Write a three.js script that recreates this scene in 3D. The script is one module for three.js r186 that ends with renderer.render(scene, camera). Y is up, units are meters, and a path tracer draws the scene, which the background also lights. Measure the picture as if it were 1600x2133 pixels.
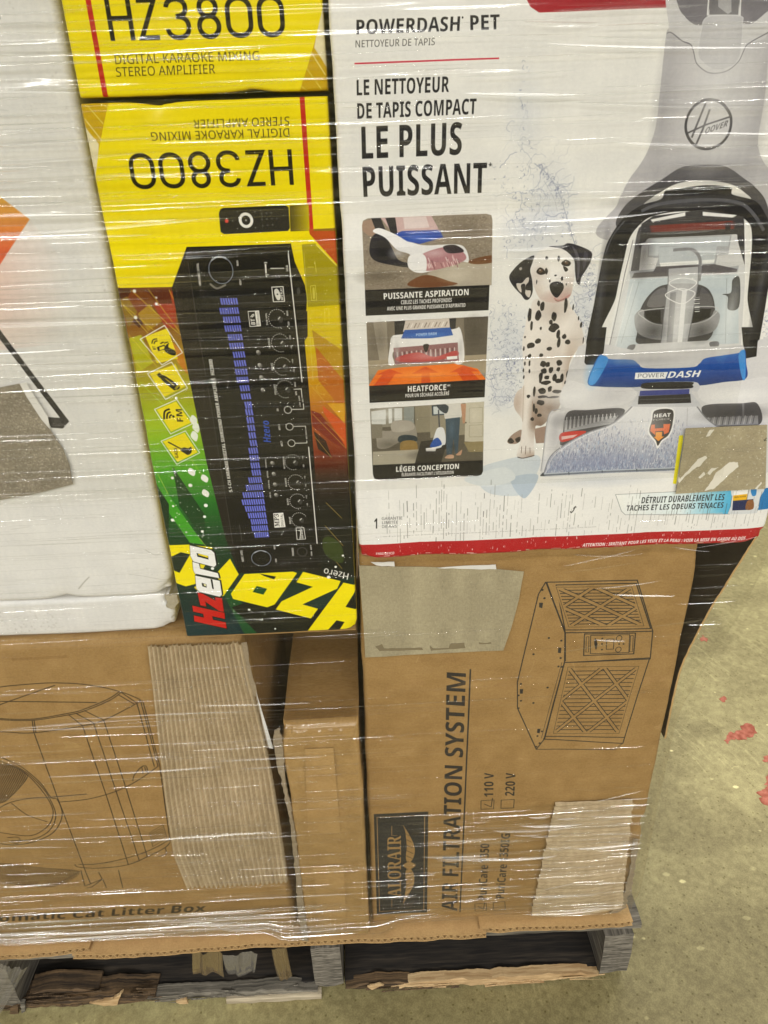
// A shrink-wrapped pallet of cartons on a warehouse floor, seen from about 1.1 m up and 0.6 m away.
import * as THREE from 'three';
import { mergeGeometries } from 'three/addons/utils/BufferGeometryUtils.js';
import { RectAreaLightUniformsLib } from 'three/addons/lights/RectAreaLightUniformsLib.js';

// ---------------------------------------------------------------- camera, lamps, exposure
const scene = new THREE.Scene();
const deg = Math.PI / 180;
const camera = new THREE.PerspectiveCamera(69.4, 768 / 1024, 0.02, 60);
camera.position.set(0, 1.082, 0.6);
camera.rotation.order = 'YXZ';
camera.rotation.set(-28.0 * deg, -1.2 * deg, -1.85 * deg);
const renderer = new THREE.WebGLRenderer({ antialias: true });
renderer.setSize(768, 1024);
renderer.toneMapping = THREE.LinearToneMapping;
renderer.toneMappingExposure = 1.0;
renderer.shadowMap.enabled = true;
scene.background = new THREE.Color(0.05, 0.047, 0.041);   // the dim rest of the warehouse hall
RectAreaLightUniformsLib.init();

function tag(o, label, category, group) {
  o.userData.label = label; o.userData.category = category;
  if (group) o.userData.group = group;
  return o;
}
const used = {};
const numbered = (n) => { const k = used[n] = (used[n] ?? -1) + 1; return k ? `${n}_${String(k).padStart(3, '0')}` : n; };
function thing(name, label, category, pos, group) {
  const o = new THREE.Group(); o.name = numbered(name); o.position.set(...pos); scene.add(o);
  return tag(o, label, category, group);
}
// a part whose geometry is given in world metres
function part(o, name, geom, mat, parent = o) {
  geom.translate(-o.position.x, -o.position.y, -o.position.z);
  const m = new THREE.Mesh(geom, mat); m.name = name; m.castShadow = m.receiveShadow = true;
  parent.add(m); return m;
}
const col = (r, g, b) => new THREE.Color().setRGB(r, g, b);

// rows of strip lamps under the hall ceiling: two in front of the stack (behind the viewer), one beyond it
const LAMP_Y = 4.6;
const lampHousing = new THREE.MeshStandardMaterial({ color: col(0.7, 0.7, 0.68), roughness: 0.5 });
for (const [z, len, w, power, where] of [[3.4, 10.0, 0.1, 46, 'above the aisle'], [7.0, 14.0, 0.3, 101, 'far behind the viewer'], [-2.4, 9.0, 0.12, 96, 'beyond the stack']]) {
  const l = thing('strip_lamp', `long white ceiling strip lamp in the row ${where}`, 'lamp', [0, LAMP_Y, z], 'ceiling strip lamps');
  part(l, 'housing', new THREE.BoxGeometry(len + 0.04, 0.06, w + 0.05).translate(0, LAMP_Y + 0.045, z), lampHousing);
  part(l, 'lamp_tube', new THREE.BoxGeometry(len, 0.012, w).translate(0, LAMP_Y + 0.007, z),
    new THREE.MeshStandardMaterial({ color: col(0.8, 0.8, 0.8), emissive: col(1, 0.978, 0.94), emissiveIntensity: 3 }));
  const a = new THREE.RectAreaLight(col(1, 0.978, 0.94), power, len, w);
  a.name = 'strip_lamp_glow'; a.position.set(0, -0.004, 0); a.rotation.x = -Math.PI / 2;
  l.add(a);
}

// ---------------------------------------------------------------- helpers: random, noise, print
function rng(seed) { let s = seed >>> 0; return () => { s = (s + 0x6d2b79f5) | 0; let t = Math.imul(s ^ (s >>> 15), 1 | s); t = (t + Math.imul(t ^ (t >>> 7), 61 | t)) ^ t; return ((t ^ (t >>> 14)) >>> 0) / 4294967296; }; }
const hash = (x, y, s) => { let h = Math.imul(x, 374761393) ^ Math.imul(y, 668265263) ^ Math.imul(s, 2147483647 ^ 0x5bd1e995); h = Math.imul(h ^ (h >>> 13), 1274126177); return ((h ^ (h >>> 16)) >>> 0) / 4294967296; };
function noise(x, y, s = 0) {   // value noise, 0..1
  const ix = Math.floor(x), iy = Math.floor(y), fx = x - ix, fy = y - iy, u = fx * fx * (3 - 2 * fx), v = fy * fy * (3 - 2 * fy);
  const a = hash(ix, iy, s), b = hash(ix + 1, iy, s), c = hash(ix, iy + 1, s), d = hash(ix + 1, iy + 1, s);
  return a + (b - a) * u + (c - a) * v + (a - b - c + d) * u * v;
}
const fbm = (x, y, s = 0, o = 4) => { let a = 0.5, t = 0, n = 0; for (let i = 0; i < o; i++) { t += a * noise(x, y, s + i * 17); n += a; x *= 2.03; y *= 2.03; a *= 0.5; } return t / n; };
const smooth = (a, b, x) => { const t = Math.min(1, Math.max(0, (x - a) / (b - a))); return t * t * (3 - 2 * t); };
const mix = (a, b, t) => a + (b - a) * t;

// A sheet of print, drawn in millimetres from its top left corner.
class Print {
  constructor(w, h, ppm, bg) {
    this.w = w; this.h = h; this.ppm = ppm;
    this.c = document.createElement('canvas'); this.c.width = Math.round(w * ppm); this.c.height = Math.round(h * ppm);
    this.x = this.c.getContext('2d'); this.x.scale(ppm, ppm); this.x.lineJoin = 'round'; this.x.lineCap = 'butt';
    if (bg) { this.x.fillStyle = bg; this.x.fillRect(0, 0, w, h); }
  }
  trace(a, closed) { const x = this.x; x.beginPath(); x.moveTo(a[0], a[1]); for (let i = 2; i < a.length; i += 2) x.lineTo(a[i], a[i + 1]); if (closed) x.closePath(); }
  traceCurve(a, closed) {
    const x = this.x, n = a.length / 2, p = (i) => { const k = closed ? (i + n) % n : Math.min(n - 1, Math.max(0, i)); return [a[2 * k], a[2 * k + 1]]; };
    x.beginPath(); x.moveTo(a[0], a[1]);
    for (let i = 0; i < (closed ? n : n - 1); i++) {
      const [a0, b0] = p(i - 1), [a1, b1] = p(i), [a2, b2] = p(i + 1), [a3, b3] = p(i + 2);
      x.bezierCurveTo(a1 + (a2 - a0) / 6, b1 + (b2 - b0) / 6, a2 - (a3 - a1) / 6, b2 - (b3 - b1) / 6, a2, b2);
    }
    if (closed) x.closePath();
  }
  poly(a, fill) { this.trace(a, true); this.x.fillStyle = fill; this.x.fill(); }
  blob(a, fill) { this.traceCurve(a, true); this.x.fillStyle = fill; this.x.fill(); }
  ring(a, stroke, w) { this.traceCurve(a, true); this.x.strokeStyle = stroke; this.x.lineWidth = w; this.x.stroke(); }
  frame(a, stroke, w) { this.trace(a, true); this.x.strokeStyle = stroke; this.x.lineWidth = w; this.x.stroke(); }
  line(a, stroke, w) { this.trace(a, false); this.x.strokeStyle = stroke; this.x.lineWidth = w; this.x.stroke(); }
  curve(a, stroke, w) { this.traceCurve(a, false); this.x.strokeStyle = stroke; this.x.lineWidth = w; this.x.stroke(); }
  oval(px, py, rx, ry, stroke, w) { const x = this.x; x.beginPath(); x.ellipse(px, py, rx, ry, 0, 0, 7); x.strokeStyle = stroke; x.lineWidth = w; x.stroke(); }
  dot(px, py, r, fill) { const x = this.x; x.beginPath(); x.ellipse(px, py, r, r, 0, 0, 7); x.fillStyle = fill; x.fill(); }
  fadeY(y0, y1, stops) { const g = this.x.createLinearGradient(0, y0, 0, y1); stops.forEach(([t, c]) => g.addColorStop(t, c)); return g; }
  fadeX(x0, x1, stops) { const g = this.x.createLinearGradient(x0, 0, x1, 0); stops.forEach(([t, c]) => g.addColorStop(t, c)); return g; }
  // lettering on the baseline a[0..1] -> a[2..3], the top of the capitals at a[4..5]
  text(s, a, fill, font = 'bold 100px sans-serif', outline) {
    const x = this.x; x.save(); x.font = font; x.textBaseline = 'alphabetic';
    const w = x.measureText(s).width, cap = 71.4;
    x.transform((a[2] - a[0]) / w, (a[3] - a[1]) / w, -(a[4] - a[0]) / cap, -(a[5] - a[1]) / cap, a[0], a[1]);
    if (outline) { x.strokeStyle = outline[0]; x.lineWidth = outline[1]; x.lineJoin = 'miter'; x.miterLimit = 3; x.strokeText(s, 0, 0); }
    x.fillStyle = fill; x.fillText(s, 0, 0); x.restore();
  }
  // draw in a frame: origin a[0..1], unit x to a[2..3], unit y to a[4..5]
  within(a, f) { const x = this.x; x.save(); x.transform(a[2] - a[0], a[3] - a[1], a[4] - a[0], a[5] - a[1], a[0], a[1]); f(x); x.restore(); }
  // paper: mottling, fibres and specks of the board itself
  paper(seed, amp, mottle, speck = 0) {
    const { width, height } = this.c, d = this.x.getImageData(0, 0, width, height), p = d.data, r = rng(seed), k = 1 / this.ppm;
    for (let j = 0, i = 0; j < height; j++) for (let q = 0; q < width; q++, i += 4) {
      const n = (r() - 0.5) * amp + (noise(q * k * 0.9, j * k * 0.9, seed) - 0.5) * mottle + (noise(q * k * 0.07, j * k * 0.07, seed + 5) - 0.5) * mottle * 1.2 + (noise(q * k * 0.35, j * k * 2.6, seed + 9) - 0.5) * mottle * 0.7;
      const s = speck && r() < speck ? (r() - 0.6) * 50 : 0;
      p[i] += n + s; p[i + 1] += n * 0.97 + s; p[i + 2] += n * 0.85 + s;
    }
    this.x.putImageData(d, 0, 0); return this;
  }
  texture() { const t = new THREE.CanvasTexture(this.c); t.colorSpace = THREE.SRGBColorSpace; t.anisotropy = 8; t.wrapS = t.wrapT = THREE.MirroredRepeatWrapping; return t; }
  soft(px, py, rx, ry, c, alpha) { const x = this.x; x.save(); x.translate(px, py); x.scale(rx, ry); const g = x.createRadialGradient(0, 0, 0, 0, 0, 1); g.addColorStop(0, c); g.addColorStop(1, c + '00'); x.globalAlpha = alpha; x.fillStyle = g; x.fillRect(-1, -1, 2, 2); x.restore(); }
}
function dataTex(n, m, f, srgb) {   // f(u, v) -> [r, g, b] 0..255
  const d = new Uint8Array(n * m * 4);
  for (let j = 0; j < m; j++) for (let i = 0; i < n; i++) { const c = f(i / n, j / m), o = (j * n + i) * 4; d[o] = c[0]; d[o + 1] = c[1]; d[o + 2] = c[2]; d[o + 3] = 255; }
  const t = new THREE.DataTexture(d, n, m); t.wrapS = t.wrapT = THREE.MirroredRepeatWrapping; t.magFilter = THREE.LinearFilter; t.minFilter = THREE.LinearMipmapLinearFilter; t.generateMipmaps = true;
  if (srgb) t.colorSpace = THREE.SRGBColorSpace; t.needsUpdate = true; return t;
}

// ---------------------------------------------------------------- the print on the cartons (flat ink, in millimetres on each face)
const INK = '#161415', BOLD = 'bold 100px sans-serif', THIN = '100px sans-serif';

function cleanerPrint() {   // white carton of the carpet cleaner
  const p = new Print(389, 537.5, 3.8, '#e9e8e6'), x = p.x, r = rng(11);
  // pale blue splash behind the machine
  const splash = (a, n, spread, c) => { for (let i = 0; i < n; i++) { const t = r() * (a.length / 2 - 1), k = Math.floor(t), f = t - k, px = mix(a[2 * k], a[2 * k + 2], f) + (r() - 0.5) * spread, py = mix(a[2 * k + 1], a[2 * k + 3], f) + (r() - 0.5) * spread, l = 0.6 + r() * 2.6, an = r() * 6.3;
    p.curve([px, py, px + Math.cos(an) * l * 0.6, py + Math.sin(an) * l * 0.6, px + Math.cos(an + 0.9) * l, py + Math.sin(an + 0.9) * l], c[Math.floor(r() * c.length)], 0.15 + r() * 0.35); } };
  const blues = ['#8b93ad', '#a9afc0', '#70789a', '#b9bdca', '#9aa0ae'];
  for (const [q, rx, ry, al] of [[[160.1,234.1], 26, 40, 0.5], [[135.9,337.8], 30, 40, 0.55], [[141.8,250.3], 24, 22, 0.4], [[194.1,308.3], 20, 34, 0.5], [[131.4,379.5], 26, 22, 0.5], [[137.4,169.1], 18, 34, 0.35]]) p.soft(q[0], q[1], rx, ry, '#c3cada', al);
  splash([128.7,201.1,138.5,219.9,151.4,238,161.4,250.9], 70, 30, blues); splash([122,315,132.5,334.4,136.9,357.6,133,377.8], 160, 34, blues); splash([184.4,271.8,197.3,293.1,204.7,318], 70, 16, blues);
  splash([145.9,200.3,156.6,208.5,166.5,222.1,173.9,240.1,181.6,258.7], 90, 4, blues);
  splash([138.3,217.2,140.8,233.5,140.1,247.4,131.4,252.7], 45, 16, blues);
  splash([127.1,321.4,135.5,331.3,142.9,347.9,129,362.3], 110, 20, blues);
  splash([182.5,301.7,194.9,316.1,203,332.3], 60, 12, blues);
  splash([189.7,263.3,196.1,281,199.2,296.2], 40, 8, blues);
  splash([335.3,274.9,342.5,312.7,351,342.8], 60, 8, blues);
  splash([135.3,135.1,137.2,165.6,138.7,190.6], 22, 9, blues);
  splash([128.4,386.3,138.1,381.5,148.5,387.1], 40, 6, blues);
  p.curve([145.9,200.3,156.6,208.5,166.5,222.1,173.9,240.1,181.6,258.7], '#a3a9ba', 0.5);
  p.curve([154,212.4,162.3,224.7,166,234.3], '#c0c3cc', 0.5);
  p.blob([110.3,449.4,136,439.2,165.3,436.7,164.8,455.8,153.7,474.8,121.6,471.3], '#cdd5dd'); p.blob([142.2,458.6,166.6,455.8,155.7,478.9], '#b4c2d2'); p.blob([100,456.7,134.6,446.7,145.7,458.7,121.4,465.4], '#d9dfe4');
  const drop = (q, n, spread) => { for (let i = 0; i < n; i++) { let px = q[0] + (r() - 0.5) * spread, py = q[1] + (r() - 0.5) * spread * 1.3, an = r() * 6.3; const l = [px, py], m = 5 + Math.floor(r() * 9); for (let k = 0; k < m; k++) { an += (r() - 0.5) * 1.5; px += Math.cos(an) * 1.5; py += Math.sin(an) * 1.5; l.push(px, py); } x.globalAlpha = 0.22 + r() * 0.4; p.curve(l, blues[Math.floor(r() * 5)], 0.2 + r() * 0.35); } x.globalAlpha = 1; };   // loops and threads of water
  for (const [q, n, s] of [[[132.3,331.2], 40, 34], [[130.4,357.3], 34, 30], [[142.5,237.7], 30, 34], [[162.2,223.3], 26, 26], [[193.8,305.2], 26, 22], [[192.1,272.1], 14, 14], [[129.9,382.9], 18, 22], [[138.5,187], 14, 24], [[346.7,322.6], 16, 14], [[153.5,205.8], 14, 22]]) drop(q, n, s);
  // red banner at the top
  p.poly([128.7,41.4,134.1,99.9,136.8,103.9,143,107.3,233,106.7,238,102.4,231.3,43.5], '#a3161f');
  p.text('POWERDASH', [17.2,116.6,89.9,116.4,17.6,108.3], INK); p.text('PET', [95.2,116.2,116.6,116.1,94.8,107.7], INK); p.dot(...[90.8,108.8], 0.6, INK);
  p.text('NETTOYEUR DE TAPIS', [16.8,124.1,72.1,124.1,17,120], '#3b3a3a', THIN);
  p.line([16.2,133.7,116.8,133.1], '#c62340', 1.0);
  p.text('LE NETTOYEUR', [16,153,82,152.6,16.3,143.5], INK); p.text('DE TAPIS COMPACT', [15.8,167.6,101.8,166.9,16,157.9], INK);
  p.text('LE PLUS', [17,193.6,92.6,192.7,17.3,172.7], INK); p.text('PUISSANT', [17.1,219.3,111.3,219.1,17,198.9], INK); p.text('*', [111.9,203.1,114.8,203,111.8,199], INK);

  // --- three small pictures
  const carpet = (q, base, n, tones) => { x.save(); p.trace(q, true); x.clip(); x.fillStyle = base; x.fillRect(0, 0, p.w, p.h); const xs = q.filter((_, i) => i % 2 === 0), ys = q.filter((_, i) => i % 2); const a = Math.min(...xs), b = Math.max(...xs), c = Math.min(...ys), d = Math.max(...ys);
    for (let i = 0; i < n; i++) { x.fillStyle = tones[Math.floor(r() * tones.length)]; x.globalAlpha = 0.5; x.fillRect(a + r() * (b - a), c + r() * (d - c), 0.4 + r() * 1.4, 0.3 + r() * 0.7); } x.globalAlpha = 1; };
  carpet([16.9,239.4,17.8,236,21.5,234.4,111.4,233.9,115.4,235,116.4,238.4,117.7,286.9,17.1,287.7], '#8d8171', 3000, ['#a3988a', '#776a5a', '#9a8d7c', '#6c6152', '#b0a698']);
  p.blob([67,276.4,99.2,267.9,118.1,271.1,118.8,287.5,88.8,286.4], '#b3a999'); p.blob([52.1,282.5,65.7,277.4,83.3,282.5,90.1,285.4,69.7,287,53.4,285.8], '#704427'); p.blob([98.5,267.8,116.5,264.2,119.4,269.2,104.6,270.6], '#724a2c'); p.blob([17,236.9,30.5,236.2,25,247,17.2,243.1], '#9c8270');
  p.blob([22,254.7,25.6,246.4,33.5,246.1,39.2,256.3,44.3,265.3,53.6,268.5,52.5,271.4,30.9,267.2,23.1,262.7], '#26242a'); p.poly([23.9,234.1,31.2,234.4,36.1,246.8,27.1,242.8], '#2a282b'); p.poly([31.2,234.4,69.6,233.8,77.6,247.6,42,247.6], '#c7aaa8');
  p.poly([34.8,234.6,42.3,234.5,44,247.1,38.8,245.6], '#2b292c'); p.poly([48.2,234.6,65.7,234.4,68.3,242.3,49.3,242.9], '#d9c9c7'); p.blob([25.1,244,30.4,241.7,43.3,247,61.7,254.8,88.2,255.2,96.3,258.8,98.9,268.5,91.2,268.5,63.6,275.7,52,271.4,53.4,262.1,43.1,257.7,34.1,248.6], '#e9e8ea');
  p.poly([41.8,246.1,47.3,244.3,76,244.4,78.9,249.8,60.7,254.1,51.2,251.9], '#2a4aa0'); p.blob([61.7,262.4,83,256.7,95,261.7,94.1,268.3,65.7,274.3], '#b48187'); for (let i = 0; i < 26; i++) { const q = [63,264.7,92.4,261.9,64.3,273.1]; const s = r(), t = r() * 0.8; const px = q[0] + (q[2] - q[0]) * s + (q[4] - q[0]) * t, py = q[1] + (q[3] - q[1]) * s + (q[5] - q[1]) * t; p.line([px, py, px + 1.5, py + 3.5], ['#d7b0b2', '#8d5b62', '#e4cccd'][i % 3], 0.7); }
  p.blob([79,256.6,88.3,255.7,95,260.7,83,261.6], '#3a3236'); p.blob([52.3,263.1,60.4,260.8,65.7,264.8,64.6,275.3,52.5,271.8], '#f0eff1');
  x.restore();
  carpet([17.3,313,115.9,311.5,115.6,364.7,17.4,366.7], '#8f8675', 2200, ['#a79d8d', '#7d7464', '#b5ac9a', '#6c6254']);
  p.poly([17.1,312.1,117,311,117.7,348.6,16.4,347.5], '#7d7365'); p.poly([22.6,312.3,33.7,312.7,34.2,346.8,27.1,347.2], '#a49a8b'); p.poly([96.1,310.9,117,311,117.5,344.2,98.3,343.5], '#5d554b'); p.poly([16.5,344.6,117.5,342.8,115.9,358.8,16.8,356.3], '#a3967f');
  p.poly([15.6,368.2,25.5,353,44.1,351.2,89.8,349.7,108.6,354.8,117.6,366.3], '#ee7722'); for (const q of [[20.7,366.9,28.9,356.8,23.9,356.9,34.8,352.3,46.1,356.7,39.7,356.8,32.2,367.3], [61.2,367,61.9,357.4,53.3,357,64.8,351.2,76.3,356.9,68.4,356.9,69.1,367], [97.3,365.5,91.4,357.1,85.6,357.3,97,351.4,110.8,357.1,103.6,357.1,111.8,365.5]]) p.poly(q, '#d9521a');
  p.poly([39.9,313,49,312.2,48,325.8,40.1,325.5], '#2c2a2b'); p.poly([83.6,312.5,89.9,312.1,89.4,324.6,84.5,324.4], '#2c2a2b'); p.poly([49,311.9,84.3,311.9,85.1,320.9,46.7,321.6], '#d3c8bf'); for (let i = 0; i < 12; i++) { const q = [50.2,318.9,83.7,318.5]; const s = i / 12; p.line([mix(q[0], q[2], s), mix(q[1], q[3], s), mix(q[0], q[2], s) + 2, mix(q[1], q[3], s) - 4], ['#a99b90', '#ece5df', '#8c7e74'][i % 3], 0.8); }
  p.blob([34.2,347.5,35.7,333.9,37.6,325.4,46,323.6,86.5,321,92.8,319.8,96.3,331.9,96.9,347.8,89.8,349.7,83.9,335.7,41.5,336.2,39.1,348.4], '#e8e6e6'); p.poly([38.7,334.7,91.6,332,92.9,347.6,39.6,348.7], '#8f6466'); for (let i = 0; i < 26; i++) { const q = [39.8,338.3,91,336,39.9,347.7]; const s = i / 26; const px = mix(q[0], q[2], s), py = mix(q[1], q[3], s); p.line([px, py, px + 0.4, py + 6 + r() * 4], i % 2 ? '#d9d2d0' : '#5b3d40', 0.7); } p.blob([41.4,342.7,58.5,339,72.6,343.2,89.6,338.8,91.1,343.2,69.8,346.7,44.2,346.4], '#b64b4a');
  p.poly([45.2,327.1,48.1,320.2,85.4,319.5,87.7,325.9,69.8,327.6], '#2a58a8'); p.text('POWER DASH', [57.2,325.5,74.3,325.1,57.2,323.4], '#dfe6f2'); p.blob([63.4,332.8,67.7,332.7,67,337.2,65.3,339.3,63.7,336.6], '#2a2022'); p.poly([82.6,343.6,91.4,343.2,91.5,345.8,82.9,346.2], '#f0efed');
  x.restore();
  carpet([17.5,386.5,115.1,384.1,116.2,439.2,17.6,439.8], '#5c5549', 900, ['#655d50', '#524b40', '#6b6355']);
  p.poly([17.1,385,55.2,385,55,403.7,17.9,403.7], '#8b8577'); p.poly([18.4,388.9,30.9,387.9,30.6,401.1,18.3,401.5], '#cfd0cd'); p.poly([33.2,387.2,44.9,386.9,44.7,400.1,33.1,400.6], '#d6d7d4'); p.poly([36.1,387.3,38.3,387.2,38,400.2,36.1,400.2], '#8f8b80'); p.poly([46.4,386.2,55.2,385.9,55,402.1,46.4,401.8], '#8f9490');
  p.poly([55.9,385.8,69.9,385.3,69.9,409.9,56.2,410.1], '#8c8470'); p.poly([68.4,384.8,99.2,384.7,99.9,413.6,69.2,415.5], '#938b78'); p.poly([70.2,385.6,83.1,385.4,82.9,394.7,70.6,395], '#37424c'); p.poly([71.6,386.8,81.6,386.6,81.4,393.5,71.9,393.8], '#c9cfd0');
  p.poly([99.2,384.4,115.7,383.8,116.1,421.6,99.3,420.1], '#c2bba9'); p.frame([102.6,389.3,114.1,389,114.3,403.1,102.9,402.9], '#a39c8b', 0.5); p.frame([103,405,114.6,405,114.7,416.2,103.3,416], '#a39c8b', 0.5); p.dot(...[99.9,402.5], 0.7, '#5a5140');
  p.blob([21.5,407.1,22,415.1,23.2,423.2,32.2,423.6,44.4,417.7,56.4,419.8,56.8,407,52.8,399.7,40.3,398.4,35.6,406.9], '#958e83'); p.blob([36.6,399,52.1,399.3,54.2,406.9,37.1,408.5], '#a9a297'); p.poly([18,400.6,27.6,401,27.2,413.7,18.3,414.1], '#7d7668'); p.blob([41.5,413.5,47.5,411.7,56.7,413.7,56.4,418.5,42.1,418.4], '#27343d'); p.blob([43.6,418.4,56.1,418.2,56.9,428.8,44.2,429.1], '#8f7442');
  p.poly([18.6,426.6,60.9,426,54.7,442,18.1,441.1], '#a59e8e'); p.poly([60.9,418.4,84.9,416.2,79.1,438.9,54.7,442], '#2f2b27'); p.poly([98.6,420.8,115.9,420.5,115.9,430.6,103.3,430.4], '#8d7f5c');
  p.line([76.1,389.7,77.1,407.8], '#494b52', 1.2); p.blob([72.9,412.5,75.9,406.2,81.1,408,82,422.5,70.7,425.3], '#dfe0e2'); p.blob([71.4,418,75.9,415.8,79,422.4,69.2,424.4], '#2450a0'); p.poly([65.1,425.1,74.5,424.7,73.7,428.4,65.4,428], '#eceaea'); p.dot(...[81.3,425], 2.4, '#222');
  p.blob([82.8,384.6,95.1,384.5,97.8,388.3,94.8,397.9,82.2,398.6], '#d5d2cc'); p.poly([95.1,385.1,99.7,385.3,99.3,402.5,97.3,403.3], '#b98d70'); p.poly([82.2,398.3,94.8,397.2,94,419.8,93.5,431.2,91.2,431.5,89.4,416.4,88.2,432.7,83.6,432.4], '#3c4e5c'); p.blob([82.1,435.4,85.1,432.5,89.7,433,89.4,436], '#c29c82'); p.blob([92,432.8,94.2,430.4,97.2,428.1,96.1,433], '#b88e74');
  p.blob([74.3,385.8,78.7,384.4,84.6,387,83.2,393.1,78.7,391.4], '#3a4148');
  x.restore();
  const CAP = '#171516';
  p.poly([17.1,287.5,116,286.7,116,306.6,17,307.7], CAP); p.text('PUISSANTE ASPIRATION', [31.4,295.1,100.1,294,31.3,290.4], '#f2f1ef'); p.text('CIBLEZ LES TACHES PROFONDES', [45.3,299.5,86.2,299,45.4,296.4], '#e6e4e2'); p.text('AVEC UNE PLUS GRANDE PUISSANCE D’ASPIRATIO', [34.2,304.1,97.3,303.3,34.3,301.2], '#e6e4e2');
  p.poly([17.4,366.4,115.6,364.4,115.4,380,17.3,381.3], CAP); p.text('HEATFORCE', [49.5,372.7,82.9,372.3,49.6,367.7], '#f2f1ef'); p.text('MC', [83.5,369.1,86.2,369.1,83.5,367.6], '#f2f1ef'); p.text('POUR UN SÉCHAGE ACCÉLÉRÉ', [47.7,377.6,85.2,376.9,47.7,374.5], '#e6e4e2');
  p.poly([17.7,439.5,116.2,438.9,116.5,449.8,115.2,453.1,111.7,454.3,23,454.7,19.2,453,17.8,449.5], CAP); p.text('LÉGER CONCEPTION', [38.1,446.9,95.3,446.5,38.2,441.9], '#f2f1ef'); p.text('ÉLÉGANTE FACILITANT L’UTILISATION', [43.3,451.6,90.3,451.3,43.4,448.5], '#e6e4e2');

  // --- seated dalmatian puppy
  const BODY = [153.9,299,150.1,306.5,147.6,314,146.1,324.3,144.9,333,146.1,346.3,147.8,360,148,371.1,142.9,376.5,140.6,384,141.9,391.7,146.9,398.7,149.1,403.6,149.1,412.5,148.4,423.4,146.1,433.5,147.3,437.6,156.8,438,161.8,435.7,160.6,424,160.8,413,161.4,408.1,166,408.3,170.4,404.5,173.5,396.9,179.6,393.3,183.1,380.1,185.4,365.2,186.1,352.4,191.3,341.8,196.1,336.7,194.9,328.7,189.7,315.6,182.8,306.8,177.9,299.9], HEAD = [148.2,276.7,149.4,269.5,153.9,262.6,161.2,259.7,169.5,260.4,176.5,264.9,181.2,270.6,183.3,279.5,182.9,288.5,181.9,296.7,178,300.7,171.3,302.6,162.7,301.9,156.4,298.3,152.1,290.7,149.1,284];
  const shade = (path, list) => { x.save(); p.traceCurve(path, true); x.clip(); for (const [q, rx, ry, c, al] of list) p.soft(q[0], q[1], rx, ry, c, al); x.restore(); };
  p.poly([159.7,411,170.7,408.5,173.8,424.5,162.5,424.6], '#9d8578'); p.blob([136.9,421.9,139.6,417,144,413.3,149,411.3,150.1,417.5,146.5,423.6,140,424.3], '#a08a7c'); p.blob([137.2,421.4,139.9,418.6,143.1,422.2,139.9,423.9], '#2d2725'); p.blob([143.9,419.7,148,417.9,148.3,421.9,145.5,423.1], '#3a322f');
  p.blob(BODY, '#e4deda');
  shade(BODY, [[[172.3,393], 22, 22, '#8f7d72', 0.9], [[160.7,398.3], 9, 28, '#8f7868', 0.8], [[143.5,387], 10, 22, '#b39d90', 0.8], [[181.1,317], 22, 40, '#f2ece7', 0.8], [[173.2,347.4], 22, 30, '#d2c6be', 0.7], [[151.6,328.8], 16, 30, '#eee7e1', 0.7], [[191.5,334.7], 14, 26, '#cdc2ba', 0.8], [[169.2,308], 20, 16, '#bdafa6', 0.8], [[164.9,406.3], 12, 10, '#7d6658', 0.9], [[151.7,378.8], 5, 60, '#efe8e2', 0.6], [[186.5,357], 8, 30, '#b09a8b', 0.8], [[158.5,436.1], 14, 6, '#a89284', 0.8]]);
  for (const q of [[149.9,433.6,150,427], [153.7,434.8,153.7,426.7], [157.9,434,157.4,428.4]]) p.curve(q, '#6d584c', 0.5); p.curve([148.5,371.1,148.8,384.3,149.5,403.6], '#b5a295', 0.5); p.curve([156.9,384.7,158.1,398.2,160.8,411], '#a08a7c', 0.6); p.curve([146.8,437.1,152.1,438.4,161.9,436.2], '#4a3d37', 0.8);
  p.blob(HEAD, '#ebe8e6');
  shade(HEAD, [[[178.9,291.6], 12, 18, '#c4b4aa', 0.8], [[154.4,294.1], 14, 22, '#cdbfb5', 0.8], [[167.4,275], 18, 22, '#f4f1ee', 0.8], [[176.2,299.8], 20, 10, '#b98f86', 0.8], [[166,300.3], 18, 8, '#c9b2a8', 0.7], [[155.9,278.6], 9, 8, '#cbbdb4', 0.7]]);
  p.blob([150.2,265.8,145.9,266.9,140.3,270,134.7,275.4,131.5,280.3,132.7,285.1,137.3,291,141.8,295.3,145,299.2,148.4,298.8,150.8,293.1,149.7,284,147.8,276.7,149.1,271.1], '#2a282a'); p.blob([137.5,286.5,141.7,286.2,144.8,282.7,147.1,282.3,146.9,285.6,145.1,288,145.4,291.7,149.2,292.6,148.4,297.6,145.6,295.8,144.1,292.1,141.9,290.3,141.7,293.6,139,291], '#d3cac2'); p.blob([141.2,287.8,144.2,287.1,145,292.1,143.9,295.4,142,292], '#2a282a'); p.blob([138.9,274.8,140.5,274,141.3,275.3,139.8,276.4], '#a9a29c');
  p.blob([161.8,259.2,171.9,258.9,175.9,257.4,182.6,258.8,191.2,262.3,195.6,265.7,195.1,271.9,192,278.2,189.1,283,188.3,287.9,187.6,289.2,185.3,286.9,183.6,279.6,182.1,270.7,177.4,265,171.2,261.2,163.7,259.9], '#312f35'); p.blob([179.4,259.5,184,264.4,186.6,272.4,186.9,282.1,185.9,285.3,185,275.6,182.7,266.7], '#57545d'); p.blob([189.4,264.6,192.5,266.3,191.9,272.6,189.8,277.4], '#494650');
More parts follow.
